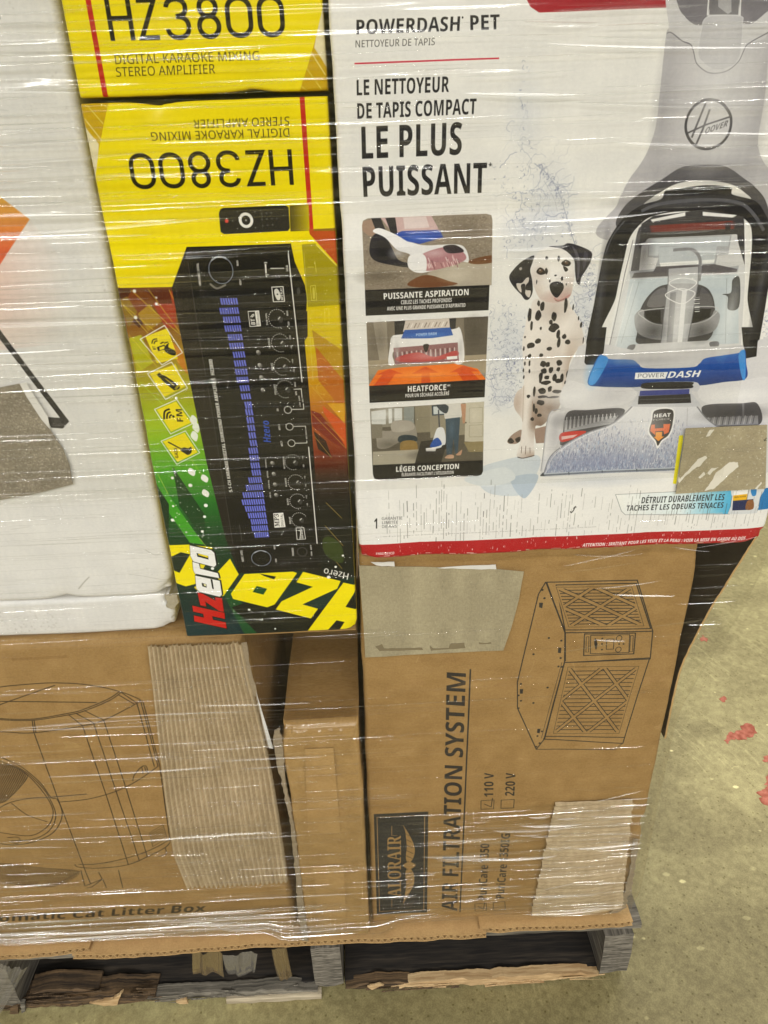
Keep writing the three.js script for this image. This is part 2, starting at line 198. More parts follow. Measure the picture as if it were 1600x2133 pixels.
  p.blob([152.7,278.1,155,274.9,158.2,276.1,160,279.5,156,280.5], '#241d1b'); p.blob([154.3,277.3,156.1,276,157.7,277.4,156.3,278.8], '#5c4334'); p.dot(...[155.6,276.8], 0.4, '#efe9e4'); p.blob([172,271.9,175.3,269.6,179.4,271.8,178.4,274.5,174,274.2], '#241d1b'); p.blob([174.2,271.8,176,270.8,177.6,272.1,176.3,273.3], '#5c4334'); p.dot(...[175.4,271.2], 0.4, '#efe9e4'); p.blob([159.4,276.7,160.7,275.4,161.9,278,160.7,280.5], '#262324'); p.blob([173.6,274.5,176.8,275.7,177.8,277.7,175.6,278.6], '#262324');
  p.blob([164.2,290.5,164.8,287.4,169.1,286,173.9,287.2,175.6,290.7,174.1,294.8,170.6,298.6,166.5,295.5], '#201e1f'); p.soft(...[168.4,288.4], 4, 2.4, '#5a5657', 0.9); p.curve([168.4,298.7,171.1,300.7,176.2,299.8,181.1,296.7], '#c08f8a', 1.2); p.curve([169.4,300.4,172.1,301.5,177.5,299.7], '#7d5a54', 0.5);
  const spot = (cx, cy, a, b) => { const q = []; for (let i = 0; i < 9; i++) { const t = i * Math.PI * 2 / 9, k = 0.82 + r() * 0.36; q.push(cx + Math.cos(t) * a * k, cy + Math.sin(t) * b * k); } p.blob(q, '#282425'); };
  const SP = [160.3,267.8,169.6,268.6,168.1,281.3,164,285.4,173.6,283.9,153.5,285.8,177.3,288.5,156.3,302.5,159.5,305.1,178.4,305,156.6,312.6,149.6,311.5,151.7,320.2,169.6,313.5,167.4,318.2,169.9,322.6,174.2,328,175.3,335,158,333.3,152.5,336.8,150.8,337.6,167.7,340,179.3,330.3,182.7,335.1,161.5,345.3,151.6,345.7,148.8,346.9,152,351.5,148.2,351.8,152.4,358.6,147.2,357.7,148,363.7,146.5,339.2,146.8,329.7,159.5,323,163.8,352.9,167.4,353.5,170.5,358.2,177.2,352.5,176.7,358,164.7,358.9,162.4,364.3,167.4,364.9,166.8,369.3,174.1,364.8,177.6,368.1,180.4,365,185.2,362.4,183.6,369.8,164.2,376.5,170.9,374.9,177.4,377.5,165,381.7,174.2,382.5,157.8,376.2,153,380.9,164,386.9,158.4,391.4,160.4,394.4,163.5,398.4,157.7,401.6,192.4,321.3,195.4,334,189.7,316,184.5,306.9];
  const SR = '14 14 14 24 12 7 7 12 14 16 6 18 5 10 14 24 22 45 18 60 28 50 18 60 14 40 24 42 20 20 50 40 18 40 18 50 32 24 40 24 20 18 28 18 22 22 26 22 20 18 18 20 8 14 10 26 8 20 10 18 8 20 8 18 8 20 10 10 10 14 32 30 22 24 24 30 30 26 18 22 30 26 20 50 30 20 50 22 22 38 40 22 18 42 15 40 10 20 40 30 22 28 55 18 55 13 65 12 13 50 17 18 42 26 13 40 18 30 24 16 18 20 12 24 5 30 6 20 8 25'.split(' ').map(Number);
  for (let i = 0; i < SP.length / 2; i++) spot(SP[2 * i], SP[2 * i + 1], SR[2 * i] * 0.082, SR[2 * i + 1] * 0.092);

  // --- the carpet cleaner
  p.blob([234.5,89,234.2,116,232.3,123,233,153.3,233.2,178.3,230,193.2,225.1,203.5,217.5,214.7,211.3,230.4,205.9,256.1,343.7,260.8,334.8,213.3,322.9,208.9,314.6,199.7,310.6,188.4,310.2,172.8,309.2,153.9,305,124.8,300.4,90.5], p.fadeX(...[[226.2,166.6,310.7,169]].map((q) => [q[0], q[2]])[0], [[0, '#b7b5ba'], [0.3, '#c2c0c4'], [0.6, '#cccbce'], [1, '#bebcc0']]));
  p.blob([233.2,89,233.6,118.1,235.8,121.3,244.2,126.4,250.5,128.7,253.4,133.4,256.6,140,264.3,145.2,271.4,146.4,279.7,144.8,286.4,139.3,288.6,133.6,291.1,129.1,304.1,122.7,300.4,90.5], '#d0cfd2'); p.curve([232.5,121.7,235.8,121.3,244.2,126.4,250.5,128.7,253.4,133.4,256.6,140,264.3,145.2,271.4,146.4,279.7,144.8,286.4,139.3,288.6,133.6,291.1,129.1,304.1,122.7], '#77757b', 0.7);
  p.blob([236.5,97,238.5,106.5,243.5,112.1,249.2,116.1,253.6,117.4,256.8,117,259.4,112.5,258.2,97.5], '#7a777d'); p.poly([258.8,97.6,260.5,111.5,280.5,112,279.2,98], '#737175'); p.poly([264.1,97.7,265.9,107.2,273.4,111.5,275.6,110.2,273.2,97.9], '#a9a8ac'); p.blob([280.2,98.1,283.7,115.2,287.9,117.5,292.7,116.5,298.5,112.1,302.6,108.1,302.2,98.6], '#7f7c82'); p.line([258,97.5,259.3,111.8], '#e3e3e5', 1); p.line([279.8,98.1,281.9,112.4], '#e3e3e5', 1);
  p.blob([258.7,113.2,270.1,112,283,113.1,284.7,117.3,286.8,132.9,284.8,140,277.8,143.8,268.4,143.6,260.8,139.4,256.6,134.2,256.5,120.1], '#bdbcc1'); p.ring([258.7,113.2,270.1,112,283,113.1,284.7,117.3,286.8,132.9,284.8,140,277.8,143.8,268.4,143.6,260.8,139.4,256.6,134.2,256.5,120.1], '#d4d4d8', 0.6);
  p.ring([271,162.7,279.3,165.2,286.5,172.2,288.6,179.2,287.3,186.5,281.7,192.5,272.2,194.5,263.2,191.4,256.8,184.1,255.1,176.3,257.6,168.7,263.3,163.9], '#29272a', 1.9);
  p.line([267.4,164.9,263.8,176.9,260.9,186.8], '#29272a', 1.5); p.line([271.2,168.8,268.2,181.7,264.8,191.8], '#29272a', 1.5); p.line([256.3,184.1,270.3,178.6,286.9,173.9], '#29272a', 1.2); p.text('OOVER', [269.6,184.9,285.8,180,270.5,180.7], '#29272a');
  // carrying arch
  p.blob([212.2,245.8,217,232.2,230.3,221.7,243.8,213.8,254.5,207.2,264.2,205.3,284.1,205.7,293.7,208.4,306.1,215.8,316.7,222.7,327.6,234.9,333.3,256.9,301.7,240.1,264.2,238.9,228.6,249.9], '#4b494c');
  p.blob([231.6,231.4,245,222.2,257,217.1,276.9,215.9,296.8,219.4,308,225.4,313.7,230.7,300.2,232.3,244.6,231.4], '#eceae6');
  p.blob([218,240,229.9,232,244.1,228,246.5,222.6,251.4,221.7,277.5,219.3,296.2,221.5,299,226.4,316.6,231.2,325.7,239.1,332.7,251.5,340.5,284.3,342.5,307.9,343.9,342.5,344.7,353.8,331.9,353.3,214.4,348.7,198.5,347,201.4,302.8,205.1,265.9,209.3,252.7], '#1a191c');
  p.curve([230.4,236.1,244.6,231.4,279.3,229.4,304.8,232.5,317.7,240.6,328.8,253.2], '#54545a', 2.4); p.curve([206.2,266.9,210.3,253.6,218.3,242.6], '#5a5a60', 0.8);
  p.blob([230,246.4,223.7,255.9,221.6,269.2,218.5,298.7,215.3,347.7,331.6,352.2,326.1,302.5,320.5,258.2,313,245.2,297.2,240.8,264,237.2,240.2,239.8], '#e9e8e6');
  p.poly([232.1,244.7,226.7,256.8,225.9,280.3,218.4,322.8,217.3,347.8,330.1,352.2,321.7,292.9,314.5,252.7,310.8,243.8,280.5,236.4,240.2,239.8], '#d4d4d6'); p.poly([229.3,248.1,233.7,246.5,234.5,280.6,227.8,280.3], '#5c5a5e'); p.poly([305.4,244.5,311.5,244.7,318.9,278.9,309.3,259.6], '#3a393c');
  p.poly([231.7,245.2,240.2,239.8,280.5,236.4,310.6,242.5,314.5,259.8,307.4,255.1,238.8,255.9,232.3,264.2], '#39383b'); p.poly([238.4,246.7,302.7,245.1,304.9,251.1,240.1,251.8], '#7b3a30'); p.poly([238.3,242.4,264.5,237.9,265,240.6,239.9,244.1], '#e6e5e3'); p.poly([278,237.9,305.2,241.2,302.2,242.9,278.5,240.7], '#e6e5e3'); p.poly([296.8,246.4,301.5,246.1,302.2,252.3,298.2,252.2], '#2c2a2c');
  p.poly([238.8,256.2,303.9,255.4,303.9,270.4,295.4,270.6,295.2,281.3,314.2,278.7,314.4,284.5,228.5,286.1,226.8,280.3,246.8,279.3,248.7,271.2,239.8,270], '#a9abb0'); p.poly([239.8,256.8,302.9,256.3,302.7,263.8,248.1,262,248.2,269.2,240.6,268.9], '#c3c8cd'); p.poly([247.3,262.9,293.6,262.2,294,274.4,250,274.7], '#bcc2c8'); p.poly([230.9,281.8,246.1,281,248,277.4,294.5,277.1,313.6,281.5,313.1,284,229.4,285.5], '#5f5b5f'); p.poly([250,274.7,293.8,273.5,293.8,276.2,251.4,277.5], '#eceded');
  p.poly([228.1,286.6,314.6,285.4,326.7,341.8,223.7,342.4], '#c3cdd4'); p.line([235.7,288.9,227.2,338], '#8f979e', 0.4); p.line([306.3,288.6,315.3,341.4], '#8f979e', 0.4); p.line([230.9,289.7,222.5,340.9], '#dfe4e8', 0.8);
  p.blob([257.8,291.6,246.6,297.8,239.6,310.9,239.5,328.5,242.4,339.1,272.7,339.8,299.6,338,302.7,321,297,301.5,284.7,292.5], '#4b4a4d'); p.blob([248.5,297.8,257.8,294.4,259.8,307.8,245.1,308.2], '#716f72'); p.blob([287.1,295.4,296.2,302.4,298.7,311.1,288.6,309.8], '#5f5d61');
  p.blob([235.6,317.5,238.7,311.3,242.6,311.5,244.5,317.9,256.1,323.2,278.2,324.5,297.3,319.8,301.1,313.6,306.4,318.2,304.1,329.9,289.9,334.4,260.1,336.3,241.2,330.5], '#9b9b9e'); p.poly([243.7,312.2,256.4,311.7,258,322.3,251.9,321.6,244.6,317.1], '#1d1c1e'); p.poly([276.1,311.7,298.1,312.1,297.8,319.1,287.9,322.9,278,323], '#1d1c1e'); p.ring([242.6,311.5,299.6,310.7,298.3,319.9,286.1,323.8,258.2,323.8,244.6,318.4], '#c9cacc', 0.6);
  x.globalAlpha = 0.82; p.poly([257.9,279.5,281.8,278.5,283.7,292.5,283.5,320.3,282.8,349.3,260.9,348.4,259.8,319.4,259.3,290.7], '#c6c7ca'); x.globalAlpha = 1;
  p.poly([262.3,298.3,267,297.6,271,348.8,266,348.6], '#8b8b8f'); p.poly([271.7,296.8,275.5,296,279.2,349.2,275.1,349], '#e3e3e5'); p.line([257.9,279.5,259.3,290.7,259.8,319.4,260.9,348.4], '#77777b', 0.7); p.line([281.8,278.5,283.7,292.5,283.5,320.3,282.8,349.3], '#6c6c70', 0.7); p.ring([260.1,290.7,270.1,286.9,282.4,290.6,273.7,296.9], '#eeeeef', 0.7); p.ring([258.6,300.1,269.6,295.3,282.4,299.1,273.5,307.3], '#eeeeef', 0.7); p.curve([259.5,265.3,272.3,265.1,278.5,268,282.6,274.9,284.2,289.7], '#85858a', 2.4); p.ring([260.9,348.4,270.6,345.8,282.6,348.3,272.6,352.5], '#d9d9db', 0.6);
  for (let i = 0; i < 8; i++) { const q = [282,302.8,286.9,302.5,285.2,315.5]; const t = i / 8; p.line([mix(q[0], q[4], t), mix(q[1], q[5], t), mix(q[2], q[4] + 4, t), mix(q[3], q[5], t)], i % 2 ? '#f2f2f2' : '#8e8e92', 0.6); }
  p.blob([305.2,300.8,311.8,299.6,311.3,289.7,316.8,288.8,320.7,311.4,312.1,313.1,309.8,303.1], '#232224');
  p.poly([241.9,339.1,299.6,338.3,305.8,339,309.6,343.2,301.7,344.4,233,344.3,234.5,340.3], '#cfcfd1'); p.blob([232.8,342.8,234.5,339.8,239.4,339.5,238.9,343,236.1,344.4], '#77767a'); p.blob([301.9,339.9,308.9,339.6,309.9,343.7,303.7,344], '#77767a');
  p.line([215.3,347.7,218.3,321.8,222,280.1,230,246.4], '#f0efee', 0.9); p.line([330.2,350.1,322.7,292.9,312.6,245.6], '#f0efee', 0.9); p.line([216.8,347.7,219.8,321.8,223.4,282,226.7,256.8], '#77757a', 0.6);
  // white floor head
  p.blob([211.4,337.7,193.9,338.5,190.5,344.4,184.9,360.9,181.7,393.5,173.4,395.5,170.6,407.5,169.7,434.5,168.8,452.1,171.4,457.6,198.7,457.9,253.2,456.7,390.6,456.4,366.6,339.8,346.2,339,331.9,343.5,271,350.1], '#d3d2d5'); p.poly([200,355.1,198.1,352.7,198.7,323.5,213.6,324.1,213.5,345.3,207,355.3], '#1a191c'); p.poly([334.3,355.2,330.7,343.5,326.3,328.3,340.9,328.8,344.2,353.6], '#1a191c');
  p.blob([185.4,368.8,206.3,373.6,242.9,377.8,244.2,387.2,226.7,393.3,183.5,391.5], '#dedde0'); p.blob([301.1,377.5,339.3,373.7,358.6,373.1,363.4,394.9,310.6,394.1], '#dcdbde'); p.blob([170.7,449.2,172,411.8,174.9,398,182.5,395.6,185.4,398.5,181.1,426.4,172.2,450.8], '#e2e1e4'); p.curve([181.7,393.5,173.4,395.5,170.6,407.5,169.7,434.5,168.8,452.1], '#9a99a0', 0.7);
  p.poly([213.6,346.6,271.3,343.7,330.7,343.5,333.6,348.7,315.8,351.9,300.9,353.8,290,361.2,252.1,360,238.4,352.7,219.2,351.3], '#c9c8cb');
  p.blob([210.9,346.8,219.2,350.9,238.3,352.4,244.6,356.5,252.1,360.1,289.3,360.8,296.4,357.8,300.8,353.5,315.7,351.5,328.1,350,333,347.7,336.6,359.1,339.1,372.6,320.2,375.2,294.7,377.5,242.8,376.7,214.2,374.9,203.1,371.6,205.9,357.2], p.fadeY(...[[251.5,346.8,255.7,377]].map((q) => [q[1], q[3]])[0], [[0, '#2a6fc4'], [0.35, '#1a51a6'], [0.7, '#164390'], [1, '#113272']])); p.blob([211.2,347.8,218,351.9,209.9,371.1,203.5,371.1,207.1,356.6], '#3f8fdc'); p.blob([328.6,352.4,333,348.7,338.5,371,335.8,372.2], '#3f8fdc');
  p.poly([242.9,363.8,270.6,364.2,269.4,370.1,243,369.5], '#eeeef0'); p.text('POWER', [244.8,368.4,268,368.4,244.7,364.8], '#6f7480', THIN); p.text('DASH', [269.9,369.4,298.7,369.4,271.3,363.8], '#f1f1f3');
  // brush window and nozzle
  p.blob([188.1,396.9,206,395.5,235.4,395.3,235.5,403.3,221,413.2,195.6,424.9,184.4,427.2,185.5,415.2], '#4d4c52'); p.poly([185.8,404,232.9,401.8,228.5,409.3,186.8,415.2], '#a7a7ac'); for (let i = 0; i < 26; i++) { const q = [187.8,404.1,233,402.5]; const t = i / 26; p.line([mix(q[0], q[2], t), mix(q[1], q[3], t) - 3, mix(q[0], q[2], t) + 0.2, mix(q[1], q[3], t) + 9 * (1 - t)], i % 2 ? '#5a595e' : '#d2d1d4', 0.9); } p.blob([184.5,415.8,205.3,414.9,200.5,419.8,185.2,424.4], '#c43b36'); p.poly([184.7,419.1,199,417.9,195.2,420.6,185,422.3], '#e3b9b6');
  p.blob([305.8,396.6,339.7,395,354.4,396.2,359.9,415.6,322.4,415.4], '#4d4c52'); p.poly([311.6,407.2,357,407,359.2,415.6,321,415.1], '#8f8f94'); for (let i = 0; i < 16; i++) { const q = [312.8,406.6,356.6,406.3]; const t = i / 16; p.line([mix(q[0], q[2], t), mix(q[1], q[3], t), mix(q[0], q[2], t), mix(q[1], q[3], t) + 8], i % 2 ? '#55545a' : '#b5b4b8', 0.8); } p.poly([340.4,395,342.4,395.1,345.1,408.6,343.6,409], '#77767c');
  const NZ = [245.4,392,298.4,393.1,310.2,406.5,322.5,415.7,332.9,421.5,296.6,428.5,294.4,457,171.3,456.4,176.6,437.7,190.6,425.6,208.1,416.2,226.6,409.9,238,400.7];
  p.poly(NZ, p.fadeY(NZ[1], NZ[15], [[0, '#e2e2e6'], [0.45, '#c9cad4'], [0.8, '#a3a9bd'], [1, '#8b96b0']])); x.save(); p.trace(NZ, true); x.clip();
  const NQ = [166.8,394.9,291.5,397.4,171.3,456.7];
  for (let i = 0; i < 3200; i++) { const s = r(), t = 0.15 + 0.85 * Math.pow(r(), 0.6); const px = mix(NQ[0], NQ[2], s), py = NQ[1] + (NQ[5] - NQ[1]) * t; x.globalAlpha = 0.55; p.line([px, py, px + (r() - 0.5) * 1.4, py + 1 + r() * 3], ['#8288a6', '#a6a9bf', '#5f6484', '#dadbe4', '#f1f1f5', '#8c8ba0', '#c0c3d4', '#a9bedb'][Math.floor(r() * 8)], 0.3 + r() * 0.6); } x.globalAlpha = 1; x.restore();
  p.curve([171.3,456.4,176.6,437.7,190.6,425.6,208.1,416.2,226.6,409.9,238,400.7,245.4,392], '#83848c', 1.1); p.curve([172.9,456,178.7,438.6,192.5,426.9,209.6,417.6,227.7,411.4,239.5,402.1,246.5,393], '#e9e9ee', 0.6); p.curve([298.4,393.1,310.2,406.5,322.5,415.7,332.4,418.7], '#83848c', 1.1);
  p.line([168.8,455.8,225.7,455.1,292.1,455.3], '#6f7784', 2.6); p.line([168.7,454.8,225.6,454.1,291.9,454.2], '#c5ccd6', 0.8); for (const q of [[194.2,454,194.8,457], [224.5,453.9,225,456.4], [255.9,453.8,256.5,456.4]]) p.line(q, '#4d535c', 0.9); p.poly([168.3,456.6,171,453,172.7,457.1], '#3f434a');
  p.blob([241.5,377.1,250.5,376.1,255.2,372.9,291.4,373.5,299.7,376.7,299.3,382.1,294.3,383.2,304.2,395.2,301.8,396.4,245.1,394.1,243.4,391.3,247.4,382], '#c9cad0'); p.blob([249.3,375.4,255.2,372.9,290.8,373.7,293.8,376.5,291.1,379.5,254.7,378.5], '#222123'); p.poly([249,380,291.8,380,292.2,384.5,249,384.5], '#38428a'); p.poly([248.4,384.7,293.2,384.5,295.3,392.7,248.7,392.2], '#2a292c'); p.line([249.5,388.1,294.1,388.2], '#4e4d52', 0.8);
  p.blob([263.2,397.3,280.3,397.5,283.1,410.9,281.5,422.4,275.6,427.9,272.2,434.7,268.3,428,261,418.4,262,407.2], '#f1f0f1'); p.blob([264.7,398.5,279.5,398.5,281.9,410.6,280.1,421.4,274.5,426.9,271.9,431.8,269.1,426.6,262.3,417.9,263.2,407.3], '#221f20'); p.text('HEAT', [263.9,404.9,279.1,404.5,263.8,401.6], '#eeeded'); p.text('FORCE', [263.8,407.9,279.2,407.3,263.7,406.3], '#b9b5b3', THIN);
  p.poly([263.2,411.5,266.3,411.3,266.8,415.1,274.4,414.9,273.8,411.4,279.9,411.3,279.7,419.2,276,421.2,274.8,417.6,267.5,417.9,268.1,421.6,263,417.4], '#e0501f'); p.poly([268,418.7,273.8,418.6,274.2,423,276.3,423.1,271.7,427.4,266.9,423.2,268.6,423], '#f08a24');
  p.poly([292.5,396.1,293,397.5,295.3,414.2,294.9,414.2], '#aaa9ae');
  p.poly([293.1,422.7,289.7,422.8,291.5,470.1,294.7,470.8,293.9,427], '#eadf12');
  // tones of the printed photograph
  for (const [q, rx, ry, c, al] of [[[273.1,160.4], 28, 60, '#e2e1e4', 0.7], [[236.8,166.9], 10, 60, '#9b999f', 0.5], [[308.9,169], 9, 60, '#a2a0a6', 0.5], [[275.7,209.1], 60, 12, '#8f8d93', 0.6], [[262.8,230.3], 70, 7, '#5d5d63', 0.7], [[205.8,298.2], 5, 60, '#45454b', 0.9], [[335.4,293.4], 5, 60, '#45454b', 0.9], [[227.7,318.2], 12, 40, '#eef2f5', 0.7], [[314.6,316.6], 10, 45, '#eef2f5', 0.6], [[236.6,267.9], 10, 24, '#2f2d31', 0.6], [[253,329], 16, 12, '#1f1e20', 0.6], [[293.2,330.5], 14, 12, '#1f1e20', 0.6], [[271.5,319.8], 10, 34, '#f4f4f5', 0.6], [[191.7,382.4], 40, 10, '#f1f1f3', 0.7], [[178.8,414.9], 9, 36, '#a9a8af', 0.7], [[335.7,388.3], 40, 9, '#f4f4f5', 0.6], [[225.5,383.8], 26, 14, '#b3b2b8', 0.5], [[206.5,363.1], 9, 16, '#6fb2ee', 0.6], [[252.4,353.2], 40, 5, '#a8a7ac', 0.7], [[213.8,445.3], 60, 14, '#7f8ab0', 0.45], [[255.4,412.5], 40, 24, '#f0f0f3', 0.6], [[199,404.6], 30, 10, '#2c2b30', 0.5], [[336.4,404.8], 40, 9, '#2c2b30', 0.5], [[226.7,463.7], 70, 9, '#c5cad4', 0.7]]) p.soft(q[0], q[1], rx, ry, c, al);
  for (const [q, rx, ry, c, al] of [[[32.5,258.6], 14, 18, '#000000', 0.5], [[72.3,261.2], 24, 8, '#ffffff', 0.35], [[88.6,278.5], 30, 14, '#d6cdbf', 0.5], [[29.2,277.7], 40, 14, '#4f463a', 0.5], [[60.4,249.5], 26, 7, '#3f6fd0', 0.6], [[43.1,260.2], 16, 10, '#c9c8cb', 0.6], [[95.9,243.2], 40, 20, '#6a5f50', 0.5], [[65.6,325.1], 40, 5, '#4a86d8', 0.6], [[41.5,338.4], 6, 20, '#b5b3b3', 0.7], [[93.9,337.5], 6, 20, '#b5b3b3', 0.7], [[65.5,342.2], 34, 8, '#ffffff', 0.3], [[64.1,358.2], 60, 10, '#ffb15a', 0.5], [[27.7,326.5], 20, 30, '#4d463c', 0.5], [[104.8,323.8], 20, 30, '#3f3931', 0.5], [[31.6,391.8], 26, 14, '#f2f3f1', 0.5], [[46.1,406.5], 16, 9, '#b7b0a5', 0.6], [[32.3,420.4], 26, 12, '#3c372f', 0.5], [[87.8,408.3], 7, 20, '#62788c', 0.5], [[89.6,426.1], 5, 12, '#222c36', 0.6], [[66.9,431.7], 40, 12, '#1c1916', 0.6], [[106.9,396.5], 14, 20, '#dcd6c6', 0.5]]) p.soft(q[0], q[1], rx * 0.55, ry * 0.55, c, al);
  // banner with the bottle
  const BN = [239.7,479,348.3,478.2,351,504.7,251.7,501,247.5,496.9]; p.poly(BN, p.fadeX(BN[0], BN[2], [[0, '#efefec'], [0.6, '#dfecf0'], [0.85, '#8fcfe6'], [1, '#4fb0dc']])); p.frame(BN, '#6d7076', 0.4);
  p.text('DÉTRUIT DURABLEMENT LES', [264.5,489.5,342.6,489.6,264.6,483], '#20242a'); p.text('TACHES ET LES ODEURS TENACES', [251.7,496.9,343.3,497.6,251.7,491.1], '#20242a');
  p.poly([372,479.3,387.2,478.4,392.1,500.6,375.3,502], '#1f77b8'); p.blob([348.6,477.7,351.2,491.1,349.5,500.5,351,504.7,373.1,505.1,376.9,502.6,376.1,489.1,376.6,478.3], '#d5d8dc'); p.poly([349.6,477.8,362.5,477.6,363.7,485.4,350.5,485.4], '#f0f0ee'); p.text('PETOXY', [350.3,480.1,361.6,479.7,349.8,477.6], '#20242a'); p.poly([350.2,485.1,363.2,484.1,364.1,490.1,351,490.7], '#e8b31e'); p.text('TRIPLE ACTION', [351.6,488,362.7,487.2,351.3,486.4], '#5a3c10'); p.poly([351,490.7,369.9,489.8,372.4,498.4,369.5,501.1,352.4,500.9], '#1e2a56'); p.blob([364.7,491.7,370.2,491.2,372.1,500,365.1,500.4], '#8b5a36'); p.blob([365.5,478.5,370.4,478.3,371.6,485.8,368,485.9], '#2a7fc0');
  // guarantee line and red foot
  p.text('1', [16.6,504.3,20.9,504.1,17,493.5], INK); p.text('GARANTIE', [24,495.4,43.5,495.6,24.1,492.4], '#4a4949', THIN); p.text('LIMITÉE', [24.1,499.6,39.3,499.8,24.2,496.7], '#4a4949', THIN); p.text('DE ANS', [24.1,503.9,38.1,504.1,24.2,501], '#4a4949', THIN);
  const F1 = [17.9,513.4,224.7,512.6]; for (let t = 0; t < 1; t += 0.004 + r() * 0.008) { if (r() < 0.15) continue; const px = mix(F1[0], F1[2], t), py = mix(F1[1], F1[3], t); p.line([px, py, px + 0.5 + r() * 1.4, py], '#b3b1af', 0.55); }
  const F2 = [283.4,503.7,342.9,503.3]; for (let t = 0; t < 1; t += 0.01 + r() * 0.01) { const px = mix(F2[0], F2[2], t), py = mix(F2[1], F2[3], t); p.line([px, py, px + 0.6 + r() * 1.2, py], '#c2c1bf', 0.5); }
  const RT = [...[-0.9,521.5], ...[161.8,521.2,304.7,521.7,386.6,521.3]]; p.poly([-5, RT[1], RT[2], RT[3], RT[4], RT[5], 395, RT[7], 395, 545, -5, 545], '#b0141f');
  p.text('ATTENTION : IRRITANT POUR LES YEUX ET LA PEAU : VOIR LA MISE EN GARDE AU DOS', [214.6,533.9,371.5,533.7,215.1,530.4], '#eeeae8'); p.text('FH50705YCD', [17.2,533.2,35.1,533.1,17.5,530.5], '#e6d5d3');
  p.curve([200.1,496.5,202,494.2,203.3,490.4], '#2e2c2c', 0.9); p.dot(...[199.7,495.2], 0.7, '#2e2c2c'); p.curve([201.8,491.9,203.7,489.6,204.3,491.2], '#2e2c2c', 0.6);
  // rubbed lines along the flutes near the foot, and chipped red ink
  const SC = [29.1,456.9,27.4,516.4]; for (let px = SC[0]; px < 382; px += 2.1 + r() * 2.2) { const far = smooth(130, 240, px), y0 = SC[1] + mix(0, 26, r()) + far * 10, y1 = SC[3] + (r() - 0.5) * 14; x.globalAlpha = (0.25 + r() * 0.6) * (1 - 0.3 * far); let y = y0 + r() * 10; while (y < y1) { const l = 2 + r() * 16; if (r() < 0.7) p.line([px, y, px + (r() - 0.5) * 0.4, Math.min(y + l, y1)], ['#5b5957', '#74716e', '#8d8a86', '#4a4846'][Math.floor(r() * 4)], 0.3 + r() * 0.45); y += l + r() * 5; } }
  x.globalAlpha = 1; for (let i = 0; i < 90; i++) { const px = 40 + r() * 345, y = 523 + r() * 12 - px * 0.008; p.line([px, y, px + (r() - 0.5), y + 0.5 + r() * 2.6], r() < 0.6 ? '#d98d8c' : '#eddcd8', 0.2 + r() * 0.5); }
  for (let i = 0; i < 60; i++) { const px = r() * 389, y = 536.5 - r() * 2.2; p.line([px, y, px + 1 + r() * 6, y + (r() - 0.5)], r() < 0.5 ? '#d8b0a6' : '#a98b72', 0.3 + r() * 0.7); }
  for (let i = 0; i < 50; i++) p.line([r() * 0.9, 250 + r() * 286, r() * 1.6, 250 + r() * 286], '#8b8680', 0.25);
  return p.paper(21, 5, 6);
}

